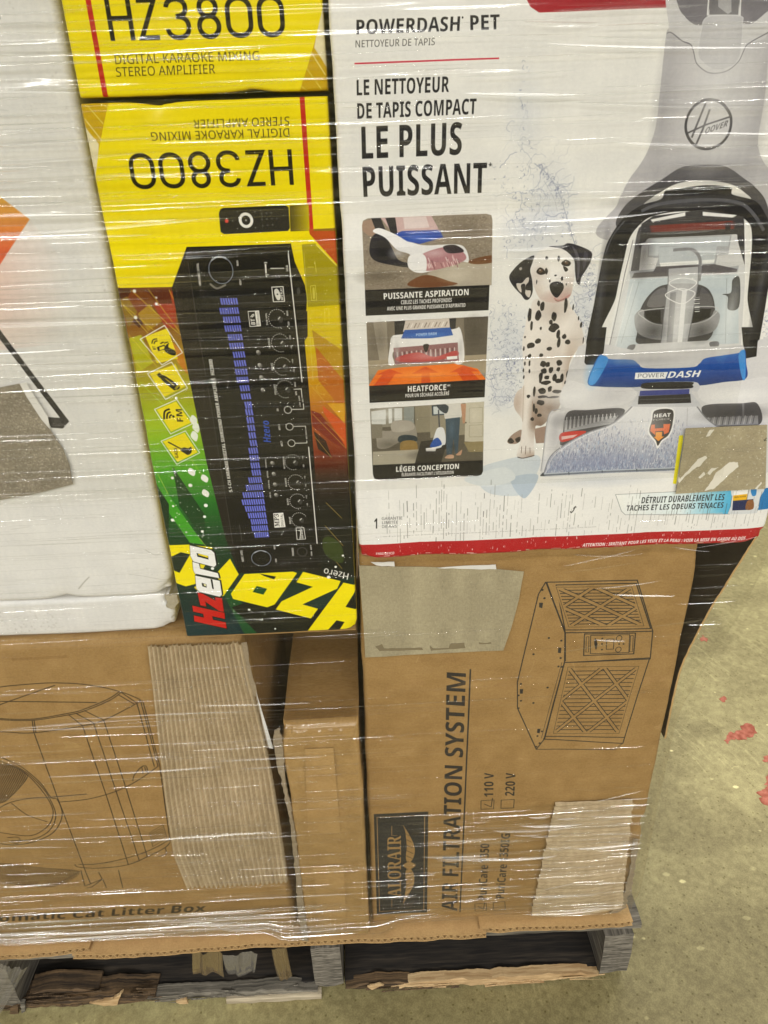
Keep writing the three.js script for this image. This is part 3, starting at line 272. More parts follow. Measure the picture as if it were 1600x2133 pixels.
function ampPrint() {   // yellow and black carton of the amplifier (as it lies in the lower of the two boxes: upside down)
  const p = new Print(176.5, 476, 4.2, '#f0dc00'), x = p.x, r = rng(5);
  p.poly([-2.3,-1,20.4,0.2,13.5,15.4,5.7,33.9,-2.1,55.5,-3.8,38.4], '#c9a400'); p.poly([-2.9,10.3,2.8,19.7,7.8,26.9,5.5,35.1,-1.2,54.3,-2.5,26.5], '#e6dcb4'); p.line([4.2,1.4,13.7,14.2], '#e8d96a', 0.5); p.line([1,10.4,10.3,24.6], '#efe39a', 0.6); p.line([14.5,1.1,19,4.1], '#e8d96a', 0.4);
  p.poly([156.2,-2.6,159.8,-2.5,159.7,90.5,156.2,90.4], '#bf2413');
  p.text('STEREO AMPLIFIER', [148.2,13.2,78.4,13.3,147.8,18.8], '#3c3408', THIN); p.text('DIGITAL KARAOKE MIXING', [147.8,20.7,45.9,20.3,147.7,26.3], '#3c3408', THIN);
  p.within([147.3,34.5,26.7,33.8,147.2,58.6], (c) => {   // HZ3800 in even strokes
    c.strokeStyle = '#171405'; c.lineJoin = 'miter'; const W = 690, H = 150, s = (f) => { c.save(); c.scale(1 / W, 1 / H); c.lineWidth = 18; c.beginPath(); f(); c.stroke(); c.restore(); };
    s(() => { c.moveTo(8, 0); c.lineTo(8, 150); c.moveTo(88, 0); c.lineTo(88, 150); c.moveTo(8, 80); c.lineTo(88, 80); });
    s(() => { c.moveTo(120, 142); c.lineTo(188, 142); c.lineTo(124, 8); c.lineTo(194, 8); });
    s(() => { c.moveTo(232, 115); c.bezierCurveTo(238, 155, 308, 152, 306, 112); c.bezierCurveTo(305, 84, 282, 82, 266, 82); c.moveTo(266, 82); c.bezierCurveTo(300, 82, 314, 66, 312, 42); c.bezierCurveTo(310, -6, 232, -6, 230, 38); });
    s(() => { c.ellipse(392, 112, 32, 32, 0, 0, 7); }); s(() => { c.ellipse(392, 44, 38, 38, 0, 0, 7); });
    for (const cx of [512, 636]) s(() => { c.moveTo(cx - 44, 100); c.lineTo(cx - 44, 50); c.bezierCurveTo(cx - 44, -6, cx + 44, -6, cx + 44, 50); c.lineTo(cx + 44, 100); c.bezierCurveTo(cx + 44, 156, cx - 44, 156, cx - 44, 100); });
  });
  // remote control
  p.poly([142.7,72.9,157.2,72.3,156.7,91.6,141.8,91.5], p.fadeX(...[[142,80.4,157.5,80.9]].map((q) => [q[0], q[2]])[0], [[0, '#4b4206'], [1, '#c7b400']])); p.poly([90,73.9,92.3,72.9,139.8,72.6,142,74.2,141.6,89,140,91.1,90.8,91.7,88.2,89.9,88.5,76.9], '#1a1918');
  p.oval(...[108.6,82.2], 4.4, 4.5, '#e9e8e4', 2.2); p.dot(...[108.6,82.2], 0.8, '#8a8884'); p.dot(...[93.8,82.2], 1.4, '#d43a2c'); for (const q of [[121,78], [124.7,77.7], [128.3,77.5], [120.9,82.1], [124.6,81.9], [128.5,81.7], [132.2,81.8], [121,86.6], [124.7,86.4], [128.6,86.2], [102.9,75.7], [116,76.4], [101.4,88], [115.3,87.8], [98.4,82.4]]) p.dot(q[0], q[1], 0.35, '#b9b7b2');
  // patterned ground beside and below the amplifier
  const yy = (a) => a[1], G0 = yy([22.1,129.3]), G1 = yy([27.4,478.2]);
  p.poly([-15.8,129.1,49.4,129.9,75.2,399.7,186.9,399.9,183,496.2,-3,485.6], p.fadeY(G0, G1, [[0, '#6b3410'], [0.1, '#8a5a12'], [0.2, '#a99a10'], [0.34, '#9cbc10'], [0.46, '#4fa31c'], [0.56, '#1c6a1f'], [0.66, '#123c1d'], [0.8, '#0e2c20'], [1, '#0c2a33']]));
  for (const [q, c] of [[[0.7,129.1,11.6,129.5,26.1,149.3,12.7,161.4,2.2,149.8], '#4a2110'], [[12.7,130.9,22.9,143.6,11.4,152.9,3.8,141.5], '#7a3a12'], [[27.3,142.4,47.3,130.8,42.2,162.5,33.8,162.2], '#a0341a'], [[13.3,150.2,24.5,142.3,31.9,156.5,19.2,164.5], '#a8811a'], [[0.2,138.6,7.6,136.2,13.6,148.8,4.3,161.1], '#8a6a14'], [[22.3,131.3,41.7,131.3,42.5,142.9,31.5,142.5], '#5a2410'], [[2.7,169.6,13.1,167.1,18.9,190.7,4.3,199.1], '#b5b316'], [[37.5,173.8,44.7,182.9,46.1,202.3,39,191.5], '#c27a1a']]) p.poly(q, c);
  for (const q of [[2.4,141.5,23.7,163.3,40.5,191.6], [-0.3,137.9,18.9,165.9], [11.4,130.9,39.4,162.4,45.5,168.4], [25.2,130.7,44.6,165.5], [3.2,166.8,29.4,206.2], [4.5,190.2,33,229.5], [41.6,131.9,45.3,143]]) p.line(q, '#e8cf3a', 0.35);
  for (const q of [[2.7,310.6,34.1,367.3], [2.6,284.5,11.6,314.6,32.7,365.3], [28.2,351.9,38.4,371.4], [4.4,206.7,32.5,242.2], [36.2,277.5,44.4,295]]) p.line(q, '#b6d94a', 0.4);
  p.poly([3.5,288,9.3,309.1,35.7,367.4,23,364.8,4.1,321.4], '#3f9a22'); p.poly([19.5,285.3,40.5,334,39,367.5,19.3,325.7], '#0f3a18'); p.poly([0.2,298.2,10.1,323.4,3.1,365.8,1,339.4], '#0c2c16'); p.poly([45.3,419.3,57.4,417.9,76.7,476.2,62.4,477.6], '#124a25'); p.poly([69.3,433,81.5,431.6,81.5,463.4,75.6,469.6], '#0f5a2a'); p.poly([52.9,440.5,74.4,433.3,176.8,455.7,177.5,479.7,76.5,477.3], '#101511'); p.poly([0.3,446.1,39.2,439.7,60.6,477.5,4.1,477.6], '#0f2f33');
  for (const q of [[35.6,291.7], [45,313.5], [46.3,298.6]]) p.blob([q[0] - 3.2, q[1] + 0.2, q[0] - 1, q[1] - 4.2, q[0] + 3.2, q[1] - 0.6, q[0] + 1.4, q[1] + 4], '#f2f2ee'); for (const q of [[43.5,325.9], [32.5,304.9]]) p.dot(q[0], q[1], 1.8, '#f2f2ee'); for (const q of [[43,257.3], [44.4,242.8], [45.7,249.3]]) p.blob([q[0] - 3, q[1], q[0], q[1] - 5, q[0] + 3.4, q[1] - 1, q[0] + 1, q[1] + 5], '#e9efe2');
  for (const q of [[14.2,132.1], [11.2,152.9], [30.6,137.7], [29.8,142.7], [27.2,159.1], [33,222], [17.6,296.9], [13.6,325.4], [10.6,339.9], [21.4,353.4], [40.7,337.6], [36.4,353.2], [69.7,444.6], [84.6,450.7], [80.4,457.9], [93.2,469.5], [40.2,394.5], [46.6,372.1]]) p.dot(q[0], q[1], 0.5 + r() * 1.2, '#f2f2ee'); for (let i = 0; i < 70; i++) { const q = [4.1,284.6,39,367.5,69.6,475.8]; const t = r(); const s = Math.floor(r() * 2) * 2; p.dot(mix(q[s], q[s + 2], t) + (r() - 0.5) * 26, mix(q[s + 1], q[s + 3], t) + (r() - 0.5) * 26, 0.2 + r() * 0.4, '#dfe8cf'); }
  // right of the amplifier: gold fading to red and black
  p.poly([141.1,99.6,173.9,83.1,186.5,411,129.7,416.4,125.1,257.3], p.fadeY(yy([173.9,83.1]), yy([153.7,409.3]), [[0, '#efdb00'], [0.3, '#d3b800'], [0.42, '#c78a0c'], [0.52, '#a8541a'], [0.6, '#7a2a12'], [0.68, '#2c1710'], [0.76, '#171612'], [1, '#121813']]));
  p.poly([156.2,90.4,176.8,90.2,177.8,118.9,156.5,93.9], '#b9501d'); p.poly([159.7,90.5,176.8,90.2,177.1,92.3,159.8,91.7], '#8a6a12'); p.poly([149.8,101.3,160.4,100.8,177,120.1,177.9,148.9,150.7,149.6], '#a39608'); p.line([160.7,101.7,177,119.3], '#e6d75a', 0.8);
  for (const [q, c] of [[[152.8,168.2,176.7,186.3,175.2,231.7,155.2,197.4], '#b58c10'], [[154.5,181.7,176.2,212.4,175.6,241.6,155.1,211.5], '#b8661a'], [[157.1,234.1,175.9,251.7,175.7,275.6,157.7,240.4], '#d2551a'], [[161.2,232.2,176.9,232.8,175.4,251.7], '#d9a01c'], [[147,237.8,154.7,241.3,172.1,267.7,176.6,277.8,162,267.3,146.9,252.6], '#7a2212'], [[147.6,256.9,157.9,267.1,162,283.8,150.3,274.5], '#2a120c']]) p.poly(q, c);
  for (const q of [[146.7,213.1,159.4,231], [156.6,165.6,176.7,187.2], [147.7,241,175.7,275.6], [158.1,248.8,174.1,267.8], [153.9,328.4,167.7,345.8], [151.3,352.4,167.2,375.6], [147.7,374.6,164.7,401.2], [148.2,262.4,162,283.8]]) p.line(q, '#d8b44a', 0.3); for (let i = 0; i < 40; i++) { const q = [157.8,101.6,174.3,231.6]; p.dot(mix(q[0], q[2], r()), mix(q[1], q[3], r()), 0.15 + r() * 0.3, '#f3e5a0'); }
  p.blob([148.1,368.3,155.9,365,166,376.8,165,394.7,150.2,384.9], '#33401a');
  // amplifier: top cover, front plate
  p.poly([60.5,100.1,141.4,100.3,143.3,126.9,143.3,149.6,150.1,152.9,148.9,173.3,143.1,181.1,143.7,235.8,143.4,295.3,143.5,355,143.4,401.6,64.4,400.8,57,361.2,50.2,281.7,46.8,210.4,45,165.4,43.9,130.8], '#1b1614'); p.poly([...[59.8,104.7,60.5,100,141.4,100.8,143.2,114,149.9,132.5,149.7,151.3,145.8,156.4], ...[146.5,231.6,145.9,308.1,144.3,400.2,64.2,400.6,61.6,228.1]], '#0e0d0d');
  p.blob([143.5,130.6,148.7,130.8,150.5,141,149.2,152.2,145.8,156.4,141.8,151.1], '#131211'); p.blob([143.2,134.8,145.4,134.1,145.5,138.3,143.3,139.1], '#46443f');
  p.line([...[59.9,103.9,59.9,167.3], ...[61.6,228.1,63.2,372.9]], '#4a4743', 0.35); p.line([138.7,107.4,141.1,212.4], '#e8e6e0', 0.9); p.line([142.1,271.9,142.6,371.8], '#e8e6e0', 0.9); p.line([71.7,347.3,72,364.6], '#6d6a66', 0.3);
  p.text('5.1-CH KARAOKE DIGITAL SURROUND POWER AMPLIFIER  HZ3800', [...[69.5,313.2], ...[68,189.4], ...[66.6,313.1]], '#e6e4de');
  const bars = (rows, v) => rows.forEach(([a, b]) => { const n = Math.max(2, Math.round((b[2] - b[0]) / 2.05)); for (let i = 0; i < n; i++) { const t = (i + 0.12) / n, px = mix(b[0], b[2], t), py = mix(b[1], b[3], t); p.poly([px, py - a, px + (b[2] - b[0]) / n * 0.72, py - a, px + (b[2] - b[0]) / n * 0.72 + 0.55, py + a, px + 0.55, py + a], v); } });
  const B1 = [80.8,142.5,94.9,142.8,79.2,150.1,94.8,150.2,81.1,157.3,95.1,157.4,81.3,164.4,95.1,164.5,83.2,171.8,95.2,171.8,83.4,179,95.4,179,85.4,186.4,95.7,186.3,85.5,193.8,95.7,193.7,85.5,201,96,201,85.9,208.1,96.1,208,87.7,215.5,96.2,215.4,87.8,222.8,96.4,222.7,89.9,230.1,96.5,230], B2 = [90.1,230.9,96.2,231,89.8,237.1,96.7,237.1,90,244.6,96.7,244.4,90.1,251.7,96.8,251.6,90.1,258.8,96.8,258.6,90.3,266,97,265.9,88.4,273.4,97,273.2,88.6,280.6,97,280.4,88.7,287.8,97,287.8,88.8,294.8,97.2,294.8,85,302.2,97.2,302.2,81.9,309.5,97.5,309.6,78.1,316.9,97.4,317.1,76.5,324.2,97.5,324.3,78.6,331.2,97.5,331.3,80.4,338.3,97.6,338.4,82.4,345.1,97.8,345.1,82.3,352.2,97.8,352.2,83.9,359.3,97.8,359.3];
  const rows = []; for (const B of [B1, B2]) for (let i = 0; i < B.length; i += 4) rows.push([B === B1 ? 2.6 : 2.9, B.slice(i, i + 4)]); bars(rows, '#6a73d8');
  const around = (q, rad, f) => { for (let i = 0; i < 24; i++) { const t = i / 24 * 2 * Math.PI; if (Math.cos(t - 0.3) > 0.72) continue; f(q[0] + Math.cos(t) * rad, q[1] + Math.sin(t) * rad * 1.06); } };
  for (const [q, rad] of [[[125.4,157.9], 7.1], [[125.7,177.9], 7.1], [[125.9,197.9], 7.2], [[126.1,217.8], 7.3], [[127,286.2], 7.0], [[127.9,306.1], 7.0], [[127.8,325.6], 7.1], [[127.8,345.1], 7.0]]) { p.dot(q[0], q[1], rad * 0.62, '#0f0e0e'); p.blob([q[0] + 1, q[1] - 2, q[0] + 4.4, q[1], q[0] + 3, q[1] + 3.6, q[0], q[1] + 1], '#3a3938'); around(q, rad, (a, b) => p.dot(a, b, 0.42, '#e2e0da')); p.line([q[0] + 0.5, q[1] + 0.6, q[0] + 2.4, q[1] - 1.4], '#e9e7e2', 0.6); }
  const KN = (q, a, b) => { p.dot(q[0] - 1, q[1] + 2.5, a * 1.15, '#0c0b0b'); p.oval(q[0], q[1], a, b, '#8d95a8', 0.55); p.curve([q[0] - a * 0.7, q[1] - b * 0.7, q[0], q[1] - b, q[0] + a * 0.6, q[1] - b * 0.75], '#d5dae4', 0.5); };
  KN([84.7,118.2], 9.4, 10.4); p.curve([74.6,128.2,79.6,132.1,87.3,129.5], '#77736c', 1.6); p.blob([75.2,372.3,84.4,367.1,94.8,370.7,98.1,381,88.1,393.4,77.5,390.2], '#0d0c0c'); KN([88.1,385.1], 9.2, 8.6); p.blob([122.5,375.9,129.2,373.7,133.6,380.3,128.3,385.7,122.4,383.5], '#0d0c0c'); p.oval(...[127.7,380], 4.6, 4.8, '#3f3d3c', 0.9);
  for (const q of [[107,185.2], [107,196.2], [107.3,206.8], [107.4,217.7], [108.6,286.3], [108.8,297], [108.9,307.5], [108.9,318.3]]) { p.dot(q[0], q[1], 2.1, '#5d5b58'); p.dot(q[0] - 0.4, q[1] - 0.7, 1.2, '#cfccc6'); p.dot(q[0] - 0.2, q[1] - 0.4, 0.7, '#8a8782'); }
  for (const q of [[126.9,236.5], [127,252.1], [127.3,267.7]]) { p.dot(q[0], q[1], 3.1, '#060606'); p.oval(q[0], q[1], 3.1, 3.2, '#cfcdc7', 0.7); }
  for (const q of [[130.3,236.3,140.7,236.5,140.6,231.3], [130.5,251.9,140.9,252.2,140.9,254.7], [130.6,267.9,140.9,268.1,140.9,265.8], [123.6,118.4,134.5,118.6], [133.4,218.3,139.9,218.2,140,226.3]]) p.line(q, '#dedcd6', 0.7); p.line([119,114,121.7,113.8], '#dedcd6', 0.7); p.line([119.1,123.2,122.1,123], '#dedcd6', 0.7); p.poly([119.5,114.8,120.7,114.9,120.5,121.9,119.3,122.1], '#e8e6e0');
  for (const [s, q] of [['MUSIC.VOL', [67.6,129.6,67.9,112.2,65.9,129.5]], ['USB', [137.6,121.2,137.7,116.3,135.9,121.2]], ['SUB VOL', [117.4,162.9,117.4,152.9,115.8,162.9]], ['TREBLE', [117.6,182.4,117.3,173.3,116.1,182.4]], ['BASS', [118.1,201.2,117.9,194.6,116.5,201.1]], ['VOLUME', [118.5,222.5,118.3,212.9,116.9,222.5]], ['MAX', [99,115.6,99.1,111.3,97.5,115.6]], ['MIN', [99.5,130.3,99.6,126.6,98,130.3]], ['MAX', [134.6,156,134.6,151.7,133.1,156]], ['MIN', [134.9,163.9,134.8,160.6,133.5,163.9]], ['MAX', [135.7,216.3,135.6,211.9,134.3,216.2]], ['MIN', [136,223.7,135.9,220.2,134.5,223.7]], ['+10', [134.9,175.6,134.9,172.1,133.6,175.5]], ['-10', [135.3,183.7,135.3,180.5,134,183.7]], ['+10', [135.2,195.7,135.2,192,133.9,195.7]], ['-10', [135.6,203.7,135.6,200.4,134.3,203.6]],
    ['MIC1', [119.6,270.5,119.3,265,117.9,270.4]], ['MIC2', [118.9,255,118.6,249.3,117.3,254.9]], ['IN', [119,237.5,118.9,234.8,117.3,237.4]], ['M.TREBLE', [119.5,292.4,119.6,280.1,118.1,292.3]], ['M.BASS', [119.6,310.5,119.6,301.4,118.2,310.4]], ['ECHO', [119.7,329.2,119.6,322.3,118.1,329.2]], ['DELAY', [120,349.1,119.9,341.5,118.4,349.1]], ['MIC.VOL', [71.3,388.1,71,374.8,69.3,388]], ['POWER', [119.8,384.2,119.8,375.1,118,384.1]], ['+10', [136.6,283.8,136.7,280.5,135.4,283.8]], ['-10', [136.9,292.3,136.8,288.9,135.6,292.2]], ['+10', [136.9,303.6,137,300.2,135.8,303.6]], ['-10', [137.1,311.7,137.1,308.6,136,311.7]], ['+12', [136.9,323.4,136.9,319.9,135.7,323.4]], ['-10', [137.2,331.4,137.2,328.2,136,331.3]], ['MAX', [102.7,375.9,102.6,371.4,101.1,375.8]], ['MIN', [102.5,390.5,102.5,386.4,101,390.4]], ['ON  OFF', [137.1,384.9,137.1,372.8,135.8,384.8]], ['MIC INPUT', [141.6,264.5,141.5,255.1,140.4,264.4]], ['DISP/MODE', [103.2,290.7,103.4,282,102.1,290.7]], ['OPTION', [103.7,300.6,103.8,293.6,102.5,300.6]], ['USB/BT/FM', [103.8,311.7,104,302.9,102.7,311.6]], ['LINE IN', [103.9,321.1,104,315.2,102.8,321]], ['LOW  GAIN', [138.4,234.1,138,224.3,137.2,234]], ['MIC', [141,230.3,140.8,226.6,139.8,230.2]]]) p.text(s, q, '#dfddd7');
  p.text('Hzero', [109.3,266.6,109.4,245.5,103,265.6], '#2f56c4');
  p.poly([104.3,337,113.6,336.8,114.4,352.2,104,352.3], '#e6e4de'); p.text('MP3', [108.9,351.5,109.1,337.7,104.5,351.3], '#161514', 'bold 100px serif'); p.text('DIGITAL', [112.6,351.5,113,338.1,110.5,351.4], '#161514', THIN);
  p.poly([102,150.9,111.2,150.7,111.5,163.5,102.2,163.7], '#e6e4de'); p.poly([102.5,151.5,107.8,151.4,108,162.8,102.8,163.1], '#161514'); p.text('BT', [107.1,162.4,106.9,157.2,103.8,162.3], '#e6e4de'); p.curve([103.8,155.9,105.4,154.1,107.2,153.6], '#e6e4de', 0.7); p.curve([104.9,156.1,105.9,155,107.1,154.7], '#e6e4de', 0.7); p.text('Bluetooth', [110.5,162.6,110.7,151.6,108.6,162.5], '#4a4846', THIN);
  p.frame([123.3,132.8,132.3,132.7,132.5,144.3,123.5,144.3], '#e6e4de', 0.7); p.blob([125.2,135,127.7,134.3,129.7,138.6,129,142.7,126.8,142.9,125.1,138.8], '#d8d6d0'); p.dot(...[127.3,138.5], 0.6, '#222'); p.text('MP3 PLAY', [131.7,143.4,131.7,133.9,129.9,143.4], '#e6e4de');
  p.frame([124,353.6,131.3,353.6,132,366,124,366.3], '#e6e4de', 0.6); p.text('Karaoke', [130.1,365.6,129.7,354.4,127.2,365.4], '#e6e4de', 'bold 100px serif'); p.curve([126.6,366,127.9,357.4,125.2,356.6], '#e6e4de', 0.6);
  // mirrored ghost of the front plate
  x.globalAlpha = 0.55; p.line([151,107.4,150.5,211.4], '#d9cf7a', 0.5); p.frame([154.1,133.1,158.1,132.8,158.3,144.3,154.2,144.4], '#efe47c', 0.6); p.blob([155.7,135.3,157.2,134.9,157.2,142.1,155.6,142.9], '#efe47c'); p.line([153.1,118.5,157.8,118.6], '#efe47c', 0.6); p.line([159,114.2,159.6,122.8], '#efe47c', 0.6); for (const q of [[157.6,157.7], [157.9,178.2], [157.9,198], [158.3,218.4]]) around(q, 5.2, (a, b) => p.dot(a, b, 0.35, '#efe47c')); p.frame([164.2,151.4,167.7,151.3,167.3,163.8,163.8,164], '#efe47c', 0.5); p.line([151.9,252.3,156.9,252], '#b06a3a', 0.4); p.line([151.9,252.3,151.8,267.9,156.9,267.6], '#b06a3a', 0.4); x.globalAlpha = 1;
  // four yellow cards
  for (const [o, q] of [[[11.7,170.7,33.4,160.1,44.4,182.9,25.8,192.8], [16.3,168.7,35.4,162.3,39.9,187.8,22,191.1]], [[12.5,199.8,34.1,190.6,43.9,213.6,23.7,222.9], [14.4,199.8,37.1,192.5,42.2,212,22.2,221]], [[12.8,231.5,33.2,223.3,44.4,245.2,22.9,254.5], [14.7,231.9,32.2,225.1,42.3,244.6,23.6,252.4]], [[13.5,261,36.2,252.1,45.6,273.2,23.6,283.7], [15,261.3,35.2,253.7,43.8,272.6,24.7,281.5]]]) { p.poly(q, '#f0dc10'); p.frame(o, '#f1f1ea', 0.7); }
  p.poly([24,177.7,30.8,175.8,31.1,179.7,24.6,181.2], '#15130c'); p.poly([26.1,178.1,30.3,176.9,30.5,179.1,26.1,180.4], '#f0dc10'); p.blob([31,177.2,34.6,174.5,33.7,178.1,38.5,181.2,38.3,185,33.7,184.2,29.9,180.8], '#15130c'); p.line([27.4,174.9,30.4,173.6], '#15130c', 1); p.line([30.5,174.7,34,173.7], '#15130c', 0.9); p.curve([20.5,174.6,22.2,171.5,25.5,170.8], '#15130c', 0.9); p.curve([22.2,175,23.4,173,25.5,172.5], '#15130c', 0.9); p.text('BT', [23.3,180,23,176.8,20.8,179.9], '#15130c');
  p.poly([20,201,22.7,199.1,24.8,202.2,22.1,204.1], '#15130c'); p.blob([23.4,202.6,26,201.8,36.1,209.8,37.3,213.4,33,215.2,31,213.9,23.6,205.9], '#15130c'); p.text('USB', [34.1,214.9,37.3,211.4,32.8,213.7], '#f0dc10'); p.line([26.7,204.6,33,210.9], '#f0dc10', 0.5);
  p.curve([19.5,240.9,21.2,233.8,25.9,231.6], '#15130c', 1.6); p.curve([21.9,240.5,23.3,235.8,26.2,234.3], '#15130c', 1.5); p.curve([24.4,240,25.2,237.8,26.9,236.9], '#15130c', 1.4); p.dot(...[27.9,238.5], 1.1, '#15130c'); p.text('FM', [35.6,244.3,36.1,231.3,30.4,244.1], '#15130c', BOLD);
  p.text('GAIN', [26.1,277.9,26.3,267.8,23.2,277.7], '#15130c'); p.line([19.4,262,22.9,264.3,31.9,270.4], '#15130c', 1.2); p.blob([29.3,270.3,32.3,267.6,36,268.6,38.9,267.4,38.5,272.4,35,274.9,31.5,272.6], '#15130c');
  // big slanted letters and the small upright name
  const YL = '#f2e000';
  p.poly([165.2,417.4,178,421.5,181.2,419.4,165.7,446.5,176.9,450.2,181.4,443.5,179.8,479.3,158.2,474.3,163.8,465,155.7,462.5,146,474.6,124.8,475.3], YL); p.poly([178.3,428.2,185.9,425.6,185.1,443.7,176.9,450.2,165.7,446.5], '#101511');
  p.poly([126.8,402.7,162.5,415.5,158.6,424.2,123.1,441.1,138.1,447.3,130.1,458.8,96,445.8,102.8,436.2,134.9,420.7,119.3,414.4], YL);
  p.poly([70,402.2,117,401.9,120.8,403.8,95.6,439.6,87.8,442.7,55.5,430.7,54.1,424.6], YL); p.poly([80.3,416.6,90.1,420.6,85.7,427.3,75.5,423.5], '#0f4a22'); p.poly([84.6,402.4,100.1,406.7,97.9,409.9,88.6,405.5], '#0f2016');
  p.poly([58.3,384.1,62.7,397.2,64.5,402.3,46.7,426.5,44.8,427.1,44.1,409.3,44.2,399.1], YL); p.poly([-4.9,366.7,21.2,366.9,43.2,370.7,42.5,376.3,25.2,379.6,22.4,411.1,11.6,413.8,2.5,409.3,-11.6,406.4], YL); p.poly([12.8,374.8,21.3,377.7,8,398,2.4,394.8,-4.7,393.7,-2.8,382.4], '#14271a'); p.poly([19.3,415.3,25.4,411.3,25.4,420.1,21.9,418.7], YL);
  for (const q of [[21.9,421.6,27,423.4,38.2,432.1,38,427.9,44.7,429.2,44.4,445.8,40.5,445.2,27.8,432.5,28,438.7,22.4,436.7], [14.4,436.8,44.8,447,44.4,454.5,32,450.5,32.4,455,44.6,458.9,44.5,466.4,13.7,456,14.1,448.7,23.7,451.9,23.8,447.2,14.3,444]]) { p.frame(q, '#130d0c', 1.6); p.poly(q, '#c41713'); }
  for (const q of [[22.5,401.8,45.3,408.9,45.3,425.1,42.8,427.5,23.4,420.7,21.4,416.2], [22.2,386.1,28.1,388.5,28.3,394.1,44.6,400.1,45.2,405.8,22.6,399.6,21.6,395.6], [22.4,367.8,41.7,373.8,44.3,377.2,44.3,390.6,42,392.9,23,385.8,21.4,379.7]]) { p.frame(q.map((v, i) => v + (i % 2 ? -0.3 : 0.6)), '#10140e', 1.7); p.poly(q, '#eeeeec'); }
  p.poly([27.5,376.4,38,380.2,37.8,384.3,27.7,380.5], '#10140e'); p.poly([29,377.1,37.9,380.2,37.5,382.4,29,378.8], '#e8d80a'); p.poly([36.6,406.6,38.3,407.1,38.3,418.6,36.8,417.7], '#10140e'); p.poly([27.4,410.3,31.8,412.2,31.5,416.2,27.6,414.5], '#10140e'); p.poly([29.2,411.4,31.5,412.3,31.1,414.8,29.3,413.7], '#e8e4b0'); p.poly([29.1,388.9,33.8,390.3,31.4,394.2,28.7,393.5], '#e8d80a');
  p.text('Hzero', [171.8,407.5,147.2,399.5,170.2,414.7], '#eceae4', THIN); p.dot(...[158.6,398.9], 1.2, '#f2f2ee'); p.dot(...[151.1,410.2], 1.8, '#f2f2ee'); p.dot(...[166.3,386.5], 1.1, '#f2f2ee');
  return p.paper(31, 5, 5);
}

function whitePrint() {   // plain white carton at the left
  const p = new Print(600, 627.5, 2.6, '#dcdbd9'), x = p.x, r = rng(8);
  const hx = [491.2,210.3,526.5,211.4,545.4,228.8,512.4,263.4,480.1,296.4,442.6,295]; p.poly([432,208.4,526.5,211.4,545.6,229,512.3,263.7,477.8,299.3,401.3,296.4], p.fadeY(hx[3], hx[7], [[0, '#d8a63a'], [0.35, '#da8a2e'], [0.75, '#d9622f'], [1, '#d4552f']]));
  const q = [512.4,263.4,500.1,308.9]; x.save(); const g = x.createRadialGradient(q[0] - 40, q[1], 5, q[0] - 40, q[1] + 6, 95); g.addColorStop(0, 'rgba(226,140,110,0.55)'); g.addColorStop(1, 'rgba(226,170,150,0)'); x.fillStyle = g; p.trace([430.1,297.5,477.8,299.3,512.3,263.7,545.6,229,568.5,268.2,555.5,326.1,417.5,336.2], true); x.fill(); x.restore();
  p.poly([550.7,94.2,558.1,95.2,557.8,99.4,549.2,99.6], '#3a3837');
  p.poly([478.9,256.2,499.4,311.7,538.3,395.5,531.3,402,521.3,400.7,519.7,390.8,531.2,392,497.3,319.4,475.3,263.6], '#1e1d1e'); p.poly([519.7,390.8,531.2,392,531.3,402,521.3,400.7], '#2c2b2c');
  for (let i = 0; i < 120; i++) { x.globalAlpha = 0.05 + r() * 0.12; const px = r() * 600, py = r() * 627; p.line([px, py, px + 2 + r() * 22, py + (r() - 0.5) * 5], '#8b8781', 0.3 + r()); }
  for (let i = 0; i < 240; i++) { x.globalAlpha = 0.1 + r() * 0.25; const px = 600 - Math.pow(r(), 2) * 40, py = r() * 620; p.dot(px, py, 0.2 + r() * 0.8, '#a19d97'); }
  for (let i = 0; i < 160; i++) { x.globalAlpha = 0.12 + r() * 0.2; const s = [423.1,594,476.1,621.7]; p.dot(mix(s[0] - 20, s[2], r()), mix(s[1], s[3], r()), 0.3 + r() * 1, '#aeaaa4'); }
  x.globalAlpha = 0.6; p.curve([580.8,530.1,586.8,535.6,591.9,536.4,597.8,534.1], '#77736d', 0.5); p.curve([560,557,577,561.1,603.8,571], '#9a968f', 0.4); p.curve([507.3,572,514.3,564.2,520.9,558.2], '#9d9993', 1.4); p.curve([509.5,464.4,512.5,487.2], '#b5b1ab', 0.4); x.globalAlpha = 1;
  return p.paper(41, 5, 7);
}

const KRAFT = '#9b7a48';
function scuff(p, seed) {   // rubbed marks, handling scratches and crushed spots in the paper
  const r = rng(seed), x = p.x, n = Math.round(p.w * p.h / 900);
  for (let i = 0; i < n; i++) { const px = r() * p.w, py = r() * p.h, t = (r() < 0.5 ? 0 : 1.5) + (r() - 0.5) * 0.9, l = 3 + r() * r() * 40; x.globalAlpha = 0.05 + r() * 0.16; p.curve([px, py, px + Math.cos(t) * l * 0.5, py + Math.sin(t) * l * 0.5, px + Math.cos(t + 0.12) * l, py + Math.sin(t + 0.12) * l], r() < 0.55 ? '#c9a878' : '#6d4e24', 0.3 + r() * 1.1); }
  for (let i = 0; i < n / 3; i++) { x.globalAlpha = 0.06 + r() * 0.1; const px = r() * p.w, py = r() * p.h, a = 1 + r() * 7, q = []; for (let k = 0; k < 8; k++) { const t = k * 0.785; q.push(px + Math.cos(t) * a * (0.5 + r()) * 1.6, py + Math.sin(t) * a * (0.4 + r() * 0.7)); } p.blob(q, r() < 0.5 ? '#c4a272' : '#7d5a2c'); }
  x.globalAlpha = 1;
}
